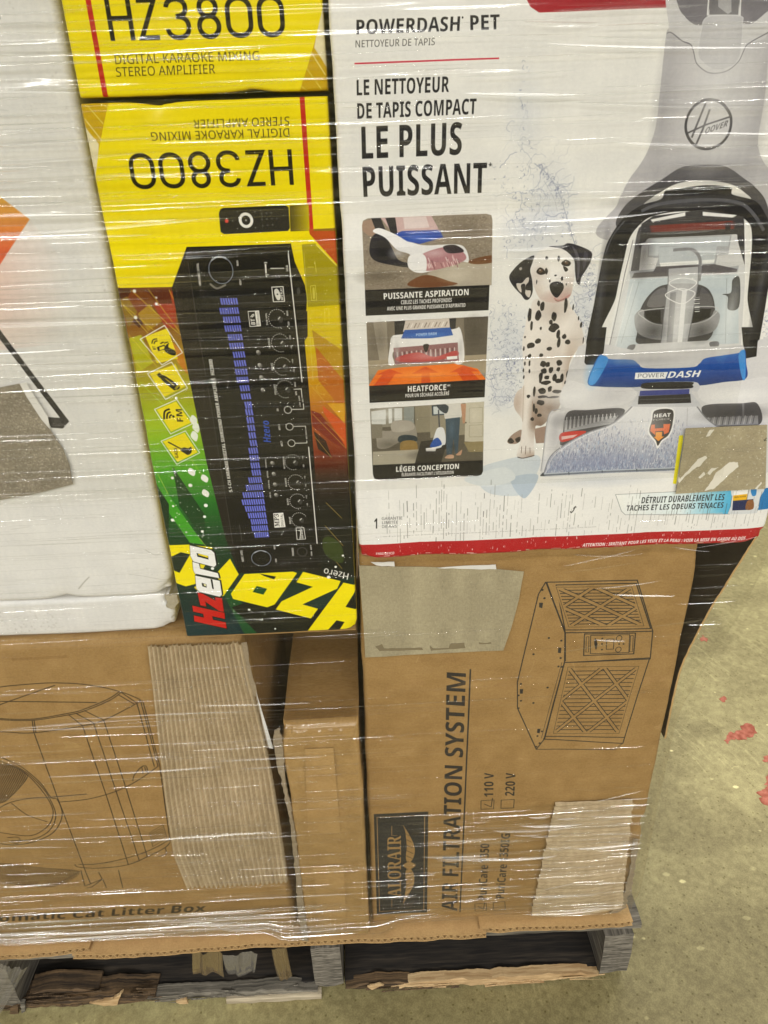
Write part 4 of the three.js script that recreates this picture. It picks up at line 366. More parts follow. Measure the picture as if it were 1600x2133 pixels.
function litterPrint() {   // kraft carton of the litter box: line drawing and name
  const p = new Print(631, 494.5, 2.7, KRAFT), c = '#281b0a', w = 1.05, r = rng(3);
  for (const q of [[265.1,73,320.1,62.6,353.1,55.7,382.5,53.7,411.5,53.5,439.7,57.1,461.3,63,477.7,70,486.2,74.9,495.5,81.6], [275.3,107.4,346.7,79.4,410.8,56.7], [286.8,70.2,347.9,74.7,448.9,82.6], [477.7,70,464.3,79.7,434,93.2,416,97.7,375.4,103.1,341.1,100.1,279.6,93.4], [495.5,81.6,490.3,86.8,452.3,107.1,427.3,114.2,372,120.8,336.5,117.1,274.5,110.2], [476.1,68.8,462.9,77.9,433.3,91.2,415.4,95.7,375.8,101.4,341.5,98.4], [497.7,180.3,471.6,200.6,443.7,216.3,409.5,227,374.7,229.5], [490.2,308.2,481.3,318.3,457,332.9,430.4,345.6,395.6,348.5,372.1,344.8,368.5,339], [490.6,302.9,474.8,314.2,453.5,325.3,422.5,335.8,392.4,340.8,373.3,339.4], [465.1,201.7,468.6,192.4,478.6,180.5,484.4,179.4,484.7,190.4], [479.2,181.2,479,190.6], [482.5,180.2,483,189.6], [326.7,153.5,344.7,168.5,360.4,194.5,367.6,220.8,373.5,224.4,374.6,244.4,369.6,260.9,355.7,280.6,333.9,293,311.2,298.4,288.5,294.9,246.9,276], [325.1,159.5,346.7,177.9,359.5,207.2,364.9,237,360.2,256.8,348.1,273.1,326.7,283.7,293.6,276], [336.8,164.9,352.1,182.9,363.9,212.4,366.7,243.8,361.9,262.1,348.8,280.1,327.3,290.7,303.6,291.4], [304.8,234.4,320.8,225.7,344.8,220.8,367.4,221.4], [320.4,227.3,333.4,248.2,353.3,261.5], [300.5,285.2,312.2,285.4,314.2,291.5,308.2,296.4,303.3,292.5], [482.8,316.6,481.9,329.3,471.7,332.2]]) p.curve(q, c, w);
  for (const q of [[375.4,103.1,373.1,120.9], [377.4,103.3,375.3,120.4], [373.1,120.9,374.7,219.6,375.8,254.6,378.5,354.7,379.7,377.6], [416,97.7,427.3,114.2,430.8,223.6,432.8,345.8], [424.7,96.8,439.8,110.6,443.3,217.9,447.5,338.4], [434,93.2,451.3,107.1,455.5,213.9,458.4,331.9], [477.1,70,490.6,85.5], [473.9,73.3,488.1,87.3], [495.5,81.6,497.7,180.3], [491,86.9,493.5,180.9], [497.8,83.1,499.7,178.9,490.5,306.5], [367.6,220.8,409,218.8], [373.3,350.5,371.6,380.8,396.2,369.3,397.6,386.8], [418.9,354.1,417.7,388.4], [394.1,355.9,395.8,371.2], [373.2,384.8,379.7,383.4,396.2,369.3]]) p.line(q, c, w);
  const hatch = (q, n, wd) => { const x = p.x; x.save(); p.traceCurve(q, true); x.clip(); const xs = q.filter((_, i) => i % 2 === 0), ys = q.filter((_, i) => i % 2), a = Math.min(...xs), b = Math.max(...xs), t = Math.min(...ys), d = Math.max(...ys); for (let i = 0; i <= n; i++) { p.line([mix(a, b, i / n), t, mix(a, b, i / n) + 4, d], c, wd); p.line([a, mix(t, d, i / n), b, mix(t, d, i / n) + 6], c, wd * 0.6); } x.restore(); };
  hatch([282.5,155.1,323.8,164,336,167.9,348.1,181.1,347.1,190.5,323.4,216,306.8,227,258.7,236.1], 44, 0.8); p.ring([282.5,155.1,323.8,164,336,167.9,348.1,181.1,347.1,190.5,323.4,216,306.8,227,258.7,236.1], c, 0.6);
  hatch([223,316.8,279.2,329.2,329.2,341.5,371.4,353.4,332.5,378.5,269.1,366.5,211,356.6], 60, 0.4); p.frame([223,316.8,279.2,329.2,371.6,352.6,332.5,378.5,269.1,366.5], c, 0.4);
  p.frame([468.8,289.6,487.1,276.3,487.9,300.2,468,314.5], c, 0.6); for (let i = 0; i < 6; i++) { const q = [469,292.5,487.3,279.8,468.4,312.3,487.3,299.5]; const t = i / 6; p.line([mix(q[0], q[4], t), mix(q[1], q[5], t), mix(q[2], q[6], t), mix(q[3], q[7], t)], c, 0.6); }
  const T = [246.4,443.2,513.4,444.1,250.8,428.8]; p.x.font = BOLD; const k = p.x.measureText('Aut').width / p.x.measureText('omatic Cat Litter Box').width, dx = (T[2] - T[0]) * k, dy = (T[3] - T[1]) * k; p.text('Automatic Cat Litter Box', [T[0] - dx, T[1] - dy, T[2], T[3], T[4] - dx, T[5] - dy], '#2a1f10');
  for (let i = 0; i < 30; i++) { const q = [374.7,20.7,432.1,35.8]; p.x.globalAlpha = 0.18; const px = mix(q[0], q[2], i / 30); p.line([px, q[1], px + 2.4, q[1] - 1], '#6a4a22', 3.6); } p.x.globalAlpha = 1;
  scuff(p, 52); return p.paper(51, 11, 11, 0.016);
}

function airPrint() {   // kraft carton of the air cleaner, lying on its side: the lettering runs upwards
  const p = new Print(346, 585, 3.1, KRAFT), c = '#2a2520', x = p.x;
  p.poly([9.4,372.4,75.3,371.4,73.7,567.1,6.7,566.3], '#2b2a27'); p.frame([13,377.8,70.9,377.3,69.3,560.2,10.5,560], '#a48150', 0.8);
  p.text('ALORAIR', [39.3,530.9,41.4,412.5,22.5,530.5], '#9b7a48', 'bold 100px serif'); p.line([37.1,412.2,30.2,411.7,30.6,394], '#9b7a48', 0.7); p.line([34.7,532.4,27.4,531.8,26.9,551.6], '#9b7a48', 0.7);
  for (const s of [[[49.5,468.5,56.4,454.2,58.3,437.5,53.5,416.6,45.6,395.9,44.2,393.8], [46.8,404,48.3,432.6,46.9,453.4,49.5,468.5]], [[49.5,468.5,56.1,484.2,56.8,504,50.8,523.7,43.8,541.4,41.7,545.8], [44,532.2,46.7,505.4,45.9,483.4,49.5,468.5]]]) { p.blob([...s[0], ...s[1]], '#9b7a48'); for (let i = 1; i < 7; i++) { const t = i / 7; p.line([mix(s[0][0], s[0][10], t) - 4, mix(s[0][1], s[0][11], t), mix(s[0][0], s[0][10], t) + 9, mix(s[0][1], s[0][11], t) + (s[0][1] - s[0][11]) * 0.14], '#2b2a27', 0.7); } }
  p.blob([43,468,51.5,462.3,59.1,469.3,51.4,476], '#9b7a48');
  p.text('AIR FILTRATION SYSTEM', [113.8,566.7,116,156.6,93,564], c); p.line([117.7,568.9,119.4,335.7,120.7,154.4], c, 1.7);
  p.text('PuriCare 1350', [152.3,546.5,151.8,433.8,141.1,545.6], c, BOLD); p.text('PuriCare 1350IG', [175.3,546.1,177.1,416,164.3,545.2], c, BOLD); p.text('110 V', [153.2,351.6,152,310.6,142.2,350.8], c, BOLD); p.text('220 V', [178.6,351.8,177.8,312.4,167.3,351], c, BOLD);
  for (const q of [[137.2,553.2,152.2,552.6,153.4,568.1,137.9,568.2], [161.4,551.9,177,551.3,178.5,568.7,162.7,568.9], [138.7,356.6,154.4,356.2,154.5,371.6,139.1,371.3], [163.1,357.6,178.9,357.5,178.9,372.2,163.5,371.8]]) p.frame(q, c, 0.8); p.line([141.2,558.6,149.1,564.9,150.1,550.1], c, 1.0); p.line([142.6,362.3,151.4,368.3,152.4,353], c, 1.0);
  for (const q of [[193.7,46.8,187.5,61.2,172.4,175.3,174.5,212.1,199.9,276.1,207.8,261,222.1,146.1,218.9,109.7,194.9,48.4], [194.8,46.8,286.9,49,312.1,114.3,219,111.1], [219,111.1,312.1,114.3,314.6,151.5,221.7,150.6], [221.7,150.6,313.9,149.9,300.1,273.9,207.8,261], [204.7,50.5,286.3,52.7,309.3,110.7,218.7,107.6], [208,256.6,300.8,264.6]]) p.frame(q, c, 1.15);
  p.line([199.9,276.1,292.2,282.8,299.4,273.9], c, 0.9); p.line([219,110.5,222.3,149.1], c, 1.6); p.line([221.7,150.6,208.3,261], c, 1.4); p.line([194.9,48.4,219,110.5], c, 1.5); p.line([218.9,150.4,204.6,259.1], c, 0.5);
  const grille = (a, n, cells) => {   // a: four corners
    const at = (s, t) => [mix(mix(a[0], a[2], s), mix(a[6], a[4], s), t), mix(mix(a[1], a[3], s), mix(a[7], a[5], s), t)];
    x.save(); p.trace(a, true); x.clip(); for (let i = 0; i <= n; i++) p.line([...at(0, i / n), ...at(1, i / n)], c, 0.95);
    for (let pass = 0; pass < 2; pass++) for (const [s0, t0, s1, t1] of cells) p.line([...at(s0, t0), ...at(s1, t1)], pass ? KRAFT : c, pass ? 3.2 : 5.0);
    x.restore(); for (let i = 0; i < 1; i++) p.frame(a, KRAFT, 3.4); p.frame(a, c, 0.4);
  };
  const X = [[0, 0, 1, 1], [0.5, 0, 1.1, 0.6], [0, 0.5, 0.55, 1.05], [1, 0, 0, 1], [0.5, 0, -0.1, 0.6], [1, 0.5, 0.45, 1.05]];
  grille([205,53.2,282.3,56.8,301.7,106.8,222.4,104.1], 13, X); grille([226.1,156.9,303.8,160.9,293.8,258,217.9,253.1], 17, X);
  p.frame([239.7,113.7,293.9,115.6,295.7,143.4,241.5,142.1], c, 1.2); p.frame([246.4,115.8,288,117.3,290.2,141.3,248.5,140.1], c, 0.8); p.frame([264,121.8,271.9,121.9,272.8,135.5,265.1,135.4], c, 0.8); p.frame([241.9,117.6,244.7,117.5,246.3,137.6,243.5,137.7], c, 0.6); p.frame([289.2,118.8,292,118.7,293.9,140.3,291,140.5], c, 0.6); p.blob([251.5,119.6,254.7,127.1,254.1,135.1,251.4,126.9], c);
  for (const q of [[277.2,121.4], [278.3,136.5]]) p.oval(q[0], q[1], 3, 3.4, c, 0.8); for (const q of [[259.2,120.6], [259.7,127.7], [260.4,135.4], [278.2,129], [282.9,129.3]]) p.dot(q[0], q[1], 1, c);
  for (const q of [[191.2,56], [194,66.2], [202.4,116.9], [215.9,121.1], [217.1,144.3], [219.4,156.5], [215.7,155.7], [187.6,137.8], [206.1,184.6], [191.9,205.7], [176.4,177.8], [177.8,201.6], [199.8,255.3], [204.4,248.8], [203.1,266.6], [174.7,193.7], [175.7,212.2], [199.6,271.9], [207.8,260.3]]) p.dot(q[0], q[1], 1.2, c);
  for (const q of [[188.9,71.4,193,71.6,192.6,78.8,189.3,77], [213.4,130.4,216.7,130.6,216.8,137.7,213.4,136.9], [175.6,184.9,179.3,185.2,179.2,191.5,176,191.3], [199,244.4,202.6,244.7,202,251.4,198.9,250.5]]) { p.poly(q, c); }
  const r = rng(77); for (let i = 0; i < 90; i++) { x.globalAlpha = 0.08 + r() * 0.14; const px = r() * 346, py = r() * 585; p.line([px, py, px + (r() - 0.5) * 3, py + 3 + r() * 14], r() < 0.5 ? '#7a5a2c' : '#c39c66', 0.4); } x.globalAlpha = 1;
  scuff(p, 62); return p.paper(61, 11, 11, 0.016);
}
function plainKraft(w, h, ppm, seed, base = KRAFT) { const p = new Print(w, h, ppm, base); scuff(p, seed + 1); return p.paper(seed, 11, 13, 0.014); }
function chipboard(w, h, ppm, seed, base, flakes, light) {   // grey board with pale flakes
  const p = new Print(w, h, ppm, base), r = rng(seed);
  for (let i = 0; i < flakes; i++) { p.x.globalAlpha = 0.25 + r() * 0.5; const a = r() * w, b = r() * h, t = r() * 6.3, l = 0.5 + r() * 1.6; p.line([a, b, a + Math.cos(t) * l, b + Math.sin(t) * l], light[Math.floor(r() * light.length)], 0.3 + r() * 0.6); }
  p.x.globalAlpha = 1; return p.paper(seed + 1, 12, 14);
}

// ---------------------------------------------------------------- materials
const tile = (t, u, v) => { const k = t.clone(); k.repeat.set(u, v); k.needsUpdate = true; return k; };
const kraftTile = dataTex(512, 512, (u, v) => { const n = (fbm(u * 9, v * 9, 3) - 0.5) * 26 + (noise(u * 60, v * 180, 4) - 0.5) * 16 + (hash(u * 512, v * 512, 9) - 0.5) * 14; return [154 + n, 121 + n * 0.95, 72 + n * 0.8]; }, true);
const whiteTile = dataTex(256, 256, (u, v) => { const n = (fbm(u * 7, v * 7, 13) - 0.5) * 12 + (hash(u * 256, v * 256, 2) - 0.5) * 6; return [222 + n, 220 + n, 216 + n]; }, true);
const fluteBump = dataTex(512, 512, (u, v) => { const n = 128 + 42 * Math.sin(u * 2 * Math.PI * 16 + fbm(u * 4, v * 4, 1) * 2.2) * (0.4 + 0.8 * fbm(u * 3, v * 3, 7)) + (fbm(u * 8, v * 8, 21) - 0.5) * 48 + (noise(u * 150, v * 150, 22) - 0.5) * 22; return [n, n, n]; });
const kraftSide = new THREE.MeshStandardMaterial({ map: kraftTile, roughness: 0.82 });
const whiteSide = new THREE.MeshStandardMaterial({ map: whiteTile, roughness: 0.6 });
const yellowSide = new THREE.MeshStandardMaterial({ color: '#d8c400', roughness: 0.5 });
function printed(print, rough, bump, turned, extra = {}) {
  const b = tile(fluteBump, print.w / 120, print.h / 120);
  if (turned) { b.rotation = Math.PI / 2; }
  return new THREE.MeshPhysicalMaterial({ map: print.texture(), roughness: rough, bumpMap: b, bumpScale: bump, ...extra });
}

// ---------------------------------------------------------------- geometry helpers
function gridGeo(nu, nv, f, uvf) {   // f(s, t) -> [x, y, z], s and t 0..1
  const p = [], uv = [], ix = [];
  for (let j = 0; j <= nv; j++) for (let i = 0; i <= nu; i++) { const s = i / nu, t = j / nv; p.push(...f(s, t)); uv.push(...(uvf ? uvf(s, t) : [s, t])); }
  for (let j = 0; j < nv; j++) for (let i = 0; i < nu; i++) { const a = j * (nu + 1) + i, b = a + 1, c = a + nu + 1, d = c + 1; ix.push(a, b, d, a, d, c); }
  const g = new THREE.BufferGeometry(); g.setAttribute('position', new THREE.Float32BufferAttribute(p, 3)); g.setAttribute('uv', new THREE.Float32BufferAttribute(uv, 2)); g.setIndex(ix); g.computeVertexNormals(); return g;
}
// a flat piece with an outline in mm on a carton's face, as thin board with its own thickness
function slab(pts, z, thick, o = {}) {
  const s = new THREE.Shape(); for (let i = 0; i < pts.length; i += 2) i ? s.lineTo(pts[i], pts[i + 1]) : s.moveTo(pts[i], pts[i + 1]);
  const g = new THREE.ExtrudeGeometry(s, { depth: thick, bevelEnabled: !!o.bevel, bevelSize: o.bevel ?? 0, bevelThickness: o.bevel ?? 0, bevelSegments: 1, steps: 1 });
  const k = o.uv ?? 0.1, p = g.attributes.position, uv = g.attributes.uv; for (let i = 0; i < p.count; i++) uv.setXY(i, p.getX(i) / k, p.getY(i) / k);
  return g.translate(0, 0, z);
}
const onFace = (mm, x0, ytop) => mm.map((v, i) => (i % 2 ? ytop - v / 1000 : x0 + v / 1000));
const jag = (pts, seed, step, amp) => { const r = rng(seed), o = []; for (let i = 0; i < pts.length; i += 2) { const x = pts[i], y = pts[i + 1], X = pts[(i + 2) % pts.length], Y = pts[(i + 3) % pts.length], n = Math.max(1, Math.round(Math.hypot(X - x, Y - y) / step)); for (let k = 0; k < n; k++) o.push(mix(x, X, k / n) + (k ? (r() - 0.5) * amp : 0), mix(y, Y, k / n) + (k ? (r() - 0.5) * amp : 0)); } return o; };

// A carton: printed front panel with rounded, slightly uneven edges, and the body behind it.
function carton(o) {
  const { x: [xlb, xrb, xlt, xrt], y: [y0, y1], z, depth, r, at: [u0, utop, uw, uh], seed } = o, bulge = o.bulge ?? 0.001, rough = o.uneven ?? 0.0012, dents = o.dents ?? [];
  const K = 5, N = 64, M = 96, ax = [];
  const lane = (n, r) => { const a = []; for (let k = 0; k < K; k++) { const t = (1 - k / K) * Math.PI / 2; a.push([0, r * (1 - Math.sin(t)), r * (1 - Math.cos(t)), 0]); } for (let k = 0; k <= n; k++) a.push([1, k / n, 0, 0]); for (let k = 1; k <= K; k++) { const t = k / K * Math.PI / 2; a.push([2, r * (1 - Math.sin(t)), r * (1 - Math.cos(t)), 0]); } return a; };
  const rx = o.rx ?? r, cx = lane(N, rx), cy = lane(M, r), pos = [], uv = [], ix = [], W = cx.length, place = ([k, v], a, b, r) => (k === 0 ? a + v : k === 1 ? mix(a + r, b - r, v) : b - v);
  for (const b of cy) for (const a of cx) {
    const y = place(b, y0, y1, r), t = (y - y0) / (y1 - y0), wob = (fbm(y * 22, seed, seed) - 0.5) * rough * 1.6, xl = mix(xlb, xlt, t) + wob, xr = mix(xrb, xrt, t) + wob * 0.6;
    let X = place(a, xl, xr, rx), Y = y + (fbm(X * 20, seed + 3, seed) - 0.5) * rough * (b[0] === 1 ? 0.3 : 1.2), s = (X - xl) / (xr - xl), Z = z - a[2] - b[2] + bulge * 4 * s * (1 - s) * 4 * t * (1 - t) * 0.5 + (fbm(X * 14 + seed, y * 14, seed) - 0.5) * rough;
    uv.push((X - u0) * 1000 / uw, 1 - (utop - y) * 1000 / uh);
    for (const [dx, dy, rad, px, py, pz] of dents) { const q = Math.exp(-((X - dx) ** 2 + (y - dy) ** 2) / (rad * rad)) * (0.7 + 0.6 * noise(X * 260, y * 260, seed)); X += px * q; Y += py * q; Z += pz * q; }
    pos.push(X, Y, Z);
  }
  for (let j = 0; j < cy.length - 1; j++) for (let i = 0; i < W - 1; i++) { const a = j * W + i; ix.push(a, a + 1, a + W + 1, a, a + W + 1, a + W); }
  const g = new THREE.BufferGeometry(); g.setAttribute('position', new THREE.Float32BufferAttribute(pos, 3)); g.setAttribute('uv', new THREE.Float32BufferAttribute(uv, 2)); g.setIndex(ix); g.computeVertexNormals();
  // the body: four sides from the rim of the panel to the back, and the back
  const ring = [], H = cy.length; for (let i = 0; i < W; i++) ring.push(i); for (let j = 1; j < H; j++) ring.push(j * W + W - 1); for (let i = W - 2; i >= 0; i--) ring.push((H - 1) * W + i); for (let j = H - 2; j > 0; j--) ring.push(j * W);
  const bp = [], bu = [], bi = [], S = 6, L = ring.length; let run = 0;
  for (let k = 0; k <= L; k++) { const v = ring[k % L], X = pos[3 * v], Y = pos[3 * v + 1], Z = pos[3 * v + 2]; if (k) { const q = ring[k - 1]; run += Math.hypot(X - pos[3 * q], Y - pos[3 * q + 1]); }
    for (let s = 0; s <= S; s++) { const f = (s / S) ** 1.6, sag = (fbm(run * 9, f * 4, seed + 8) - 0.5) * rough * 2 * Math.min(1, s); bp.push(X + sag * (X > (xlb + xrb) / 2 ? 1 : -1), Y, mix(Z, z - depth, f)); bu.push(run / 0.25, f * depth / 0.25); } }
  for (let k = 0; k < L; k++) for (let s = 0; s < S; s++) { const a = k * (S + 1) + s, b = a + S + 1; bi.push(a, a + 1, b + 1, a, b + 1, b); }
  const bg = new THREE.BufferGeometry(); bg.setAttribute('position', new THREE.Float32BufferAttribute(bp, 3)); bg.setAttribute('uv', new THREE.Float32BufferAttribute(bu, 2)); bg.setIndex(bi); bg.computeVertexNormals();
  const back = gridGeo(1, 1, (s, t) => [mix(xrb, xlb, s), mix(y0, y1, t), z - depth + 0.002]);
  const th = o.into ?? thing(o.name, o.label, 'carton', [(xlb + xrb) / 2, y0, z], o.group);
  part(th, 'front_panel', g, o.front); part(th, 'body', mergeGeometries([bg, back]), o.side);
  return th;
}

// ---------------------------------------------------------------- floor
{
  const N = 2048, S = 2.6, r = rng(4), d = new Uint8Array(N * N * 4);
  const scr = new Print(N, N, 1, '#000'), sx = scr.x;   // scratches and flecks, in pixels
  for (let i = 0; i < 60; i++) { const a0 = r() * N, b0 = r() * N, t = 0.5 + r() * 0.8; for (let k = 0; k < 60; k++) { const a = a0 + (r() - 0.5) * 150, b = b0 + (r() - 0.5) * 90, l = 6 + r() * 60; sx.globalAlpha = 0.04 + r() * 0.14; scr.curve([a, b, a + Math.cos(t) * l * 0.5, b + Math.sin(t) * l * 0.5, a + Math.cos(t + 0.15) * l, b + Math.sin(t + 0.15) * l], '#fff', 0.6 + r() * 1.6); } }
  for (let i = 0; i < 900; i++) { const a = r() * N, b = r() * N, t = r() * 6.3, l = 2 + Math.pow(r(), 4) * 26; sx.globalAlpha = 0.1 + r() * 0.3; scr.curve([a, b, a + Math.cos(t) * l * 0.5, b + Math.sin(t) * l * 0.5, a + Math.cos(t + 0.4) * l, b + Math.sin(t + 0.4) * l], '#fff', 0.5 + r() * 1.1); }
  for (let i = 0; i < 4200; i++) { sx.globalAlpha = 0.2 + r() * 0.75; const a = r() * N, b = r() * N, k = 0.5 + Math.pow(r(), 7) * 4.5; scr.blob([a - k, b, a, b - k * 0.6, a + k * 1.1, b + 0.3, a, b + k * 0.7], '#fff'); }
  const W = new THREE.Vector2();
  const sp = sx.getImageData(0, 0, N, N).data;
  for (let j = 0; j < N; j++) for (let i = 0; i < N; i++) {
    const u = i / N, v = j / N, o = (j * N + i) * 4, big = fbm(u * 5, v * 5, 60) - 0.5, mid = fbm(u * 26 + big * 3, v * 26, 70) - 0.5, fine = noise(u * 420, v * 420, 80) - 0.5, g = hash(i, j, 5) - 0.5;
    const worn = smooth(0.53, 0.66, fbm(u * 9 + mid * 1.4, v * 16, 90)) * (0.4 + 0.6 * noise(u * 160, v * 160, 91));
    const n = big * 26 + mid * 26 + fine * 22 + g * 24 + worn * 20 + sp[o] * 0.36, q = hash(i >> 1, j >> 1, 6) < 0.012 ? -30 : 0;
    d[o] = Math.max(0, Math.min(255, 143 + n + q)); d[o + 1] = Math.max(0, Math.min(255, 133 + n + q)); d[o + 2] = Math.max(0, Math.min(255, 91 + n * 0.8 + q)); d[o + 3] = 255;
  }
  const t = new THREE.DataTexture(d, N, N); t.colorSpace = THREE.SRGBColorSpace; t.wrapS = t.wrapT = THREE.MirroredRepeatWrapping; t.magFilter = THREE.LinearFilter; t.needsUpdate = true;
  const bump = dataTex(512, 512, (u, v) => { const n = 128 + (fbm(u * 30, v * 30, 5) - 0.5) * 120 + (hash(u * 512, v * 512, 3) - 0.5) * 40; return [n, n, n]; }); bump.repeat.set(3, 3);
  const g = new THREE.PlaneGeometry(14, 14, 1, 1).rotateX(-Math.PI / 2), uv = g.attributes.uv, p = g.attributes.position;
  for (let i = 0; i < p.count; i++) uv.setXY(i, (p.getX(i) + 1.0) / S, (p.getZ(i) + 1.6) / S);
  const f = new THREE.Mesh(g, new THREE.MeshStandardMaterial({ map: t, roughness: 0.62, bumpMap: bump, bumpScale: 0.0008 }));
  f.name = 'floor'; f.userData.kind = 'structure'; f.receiveShadow = true; scene.add(f);
}
{ // remains of red floor paint
  const paint = new THREE.MeshStandardMaterial({ map: dataTex(128, 128, (u, v) => { const n = (fbm(u * 12, v * 12, 2) - 0.5) * 90; return [170 + n, 96 + n, 74 + n]; }, true), roughness: 0.7 });
  const chips = [[[0.666,-0.427,0.678,-0.447,0.706,-0.457,0.714,-0.469,0.738,-0.472,0.732,-0.447,0.711,-0.433,0.688,-0.433], 'hooked'], [[0.67,-0.309,0.689,-0.317,0.711,-0.352,0.731,-0.356,0.7,-0.279,0.668,-0.282], 'largest'], [[0.72,-0.388,0.731,-0.391,0.74,-0.384,0.729,-0.37,0.716,-0.375], 'small middle'], [[0.75,-0.747,0.762,-0.755,0.768,-0.748,0.758,-0.731,0.747,-0.735], 'smallest'], [[0.707,-0.547,0.72,-0.555,0.721,-0.544,0.709,-0.537], 'faint']];
  chips.forEach(([q, w], i) => {
    const pts = jag(q, 40 + i, 0.005, 0.011), s = new THREE.Shape(); for (let k = 0; k < pts.length; k += 2) k ? s.lineTo(pts[k], -pts[k + 1]) : s.moveTo(pts[k], -pts[k + 1]);
    const g = new THREE.ExtrudeGeometry(s, { depth: 0.0006, bevelEnabled: false }).rotateX(-Math.PI / 2).translate(0, 0.0003, 0), c = new THREE.Vector3(); g.computeBoundingBox(); g.boundingBox.getCenter(c); c.y = 0;
    const uv = g.attributes.uv, p = g.attributes.position; for (let k = 0; k < p.count; k++) uv.setXY(k, p.getX(k) / 0.1, p.getZ(k) / 0.1);
    const th = thing('paint_remnant', `${w} worn patch of red paint on the concrete floor`, 'paint', [c.x, 0, c.z], 'worn red paint patches'); part(th, 'paint_film', g, paint);
  });
}

// ---------------------------------------------------------------- pallet
const woodTex = (seed, lo, hi, streak) => dataTex(512, 512, (u, v) => { const k = fbm(u * 3, v * 22, seed) * 0.45 + noise(u * 6 + fbm(u * 3, v * 4, seed + 2) * 2, v * streak, seed + 3) * 0.3 + noise(u * 24, v * streak * 2.4, seed + 4) * 0.25, f = (hash(u * 512, v * 512, seed) - 0.5) * 0.16 - smooth(0.72, 0.8, noise(u * 9, v * 60, seed + 6)) * 0.3, t = Math.min(1, Math.max(0, (k - 0.25) * 1.9 + f)); return [mix(lo[0], hi[0], t), mix(lo[1], hi[1], t), mix(lo[2], hi[2], t)]; }, true);
const wood = (seed, lo, hi, streak = 120, rough = 0.85) => { const m = woodTex(seed, lo, hi, streak); return new THREE.MeshStandardMaterial({ map: m, roughness: rough, bumpMap: m, bumpScale: 0.0007 }); };
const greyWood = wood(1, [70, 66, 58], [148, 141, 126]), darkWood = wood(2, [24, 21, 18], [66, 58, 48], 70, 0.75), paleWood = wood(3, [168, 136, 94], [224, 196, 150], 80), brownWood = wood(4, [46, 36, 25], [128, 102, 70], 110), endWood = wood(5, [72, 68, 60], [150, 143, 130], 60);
function plank(x0, x1, y0, y1, z0, z1, seed, jit = 0.0012, along = 'x', ragged = 0) {
  const g = new THREE.BoxGeometry(x1 - x0, y1 - y0, z1 - z0, Math.max(2, Math.round((x1 - x0) / (ragged ? 0.0025 : 0.012))), 4, Math.max(2, Math.round((z1 - z0) / 0.02))).translate((x0 + x1) / 2, (y0 + y1) / 2, (z0 + z1) / 2);
  const p = g.attributes.position, n = g.attributes.normal, uv = g.attributes.uv;
  for (let i = 0; i < p.count; i++) {
    const X = p.getX(i), Y = p.getY(i), Z = p.getZ(i), w = (a, s) => (fbm(a[0] * 30, a[1] * 30, seed + s) - 0.5) * 2 * jit, edge = (Math.abs(Y - y0) < 1e-6 || Math.abs(Y - y1) < 1e-6) && Math.abs(Z - z1) < 1e-6 ? (noise(X * 90, Y * 50, seed + 20) ** 2) * jit * 2.2 : 0;
    const a = Math.abs(n.getX(i)) > 0.5 ? [Z, Y] : Math.abs(n.getY(i)) > 0.5 ? [X, Z] : [X, Y]; uv.setXY(i, ...(along === 'x' ? [a[0] / 0.4, a[1] / 0.2 + seed * 0.37] : Math.abs(n.getZ(i)) > 0.5 ? [X / 0.09 + noise(X * 40, Y * 40, 3) * 0.12, Y / 0.05] : Math.abs(n.getX(i)) > 0.5 ? [Z / 0.4, Y / 0.2] : [Z / 0.4, X / 0.2]));
    const rag = ragged * (fbm(X * 60, Y * 90, seed + 31) * 1.5 + 0.35 * noise(X * 300, Y * 300, seed + 32) - 0.92), ends = ragged ? Math.min(smooth(x0, x0 + 0.035, X), 1 - smooth(x1 - 0.045, x1, X)) : 1;
    p.setXYZ(i, X + w([Y, Z], 1) * (along === 'x' ? 1.5 : 1), Math.max(y0 < 0.001 ? 0 : -1, (ragged ? mix(y0 + (y1 - y0) * 0.35, Y, 0.25 + 0.75 * ends) + (Y > y1 - 1e-4 ? rag * 1.6 : 0) : Y) + w([X, Z], 2) * 0.7), Z + rag * (Z > z1 - 1e-4 ? 1 : 0) + w([X, Y], 3) - edge);
  }
  g.computeVertexNormals(); return g;
}
const pallet = thing('wooden_pallet', 'weathered grey wooden pallet with splintered bottom boards under the wrapped cartons', 'pallet', [-0.1, 0, -0.5]);
for (const [x, dz] of [[-0.545, 0.004], [-0.104, 0.0], [0.2915, 0.002]]) part(pallet, 'stringer', plank(x, x + 0.039, 0.0222, 0.1067, -1.0, dz, Math.round(x * 100) + 70, 0.0016, 'z'), endWood);
for (const [z, w, s] of [[-0.006, 0.13, 1], [-0.2, 0.09, 2], [-0.34, 0.09, 3], [-0.48, 0.09, 4], [-0.62, 0.09, 5], [-0.76, 0.09, 6], [-0.9, 0.1, 7]]) part(pallet, 'deck_board', plank(-0.6, 0.336 + (s % 2) * 0.006, 0.1070, 0.1183, z - w, z, 20 + s, 0.0011), greyWood);
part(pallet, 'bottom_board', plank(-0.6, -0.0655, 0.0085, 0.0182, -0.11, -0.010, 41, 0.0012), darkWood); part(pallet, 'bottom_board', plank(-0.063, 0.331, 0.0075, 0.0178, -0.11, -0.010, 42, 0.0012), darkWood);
for (const z of [-0.45, -0.88]) part(pallet, 'bottom_board', plank(-0.6, 0.331, 0.0006, 0.0205, z - 0.1, z, 43, 0.0015), greyWood);
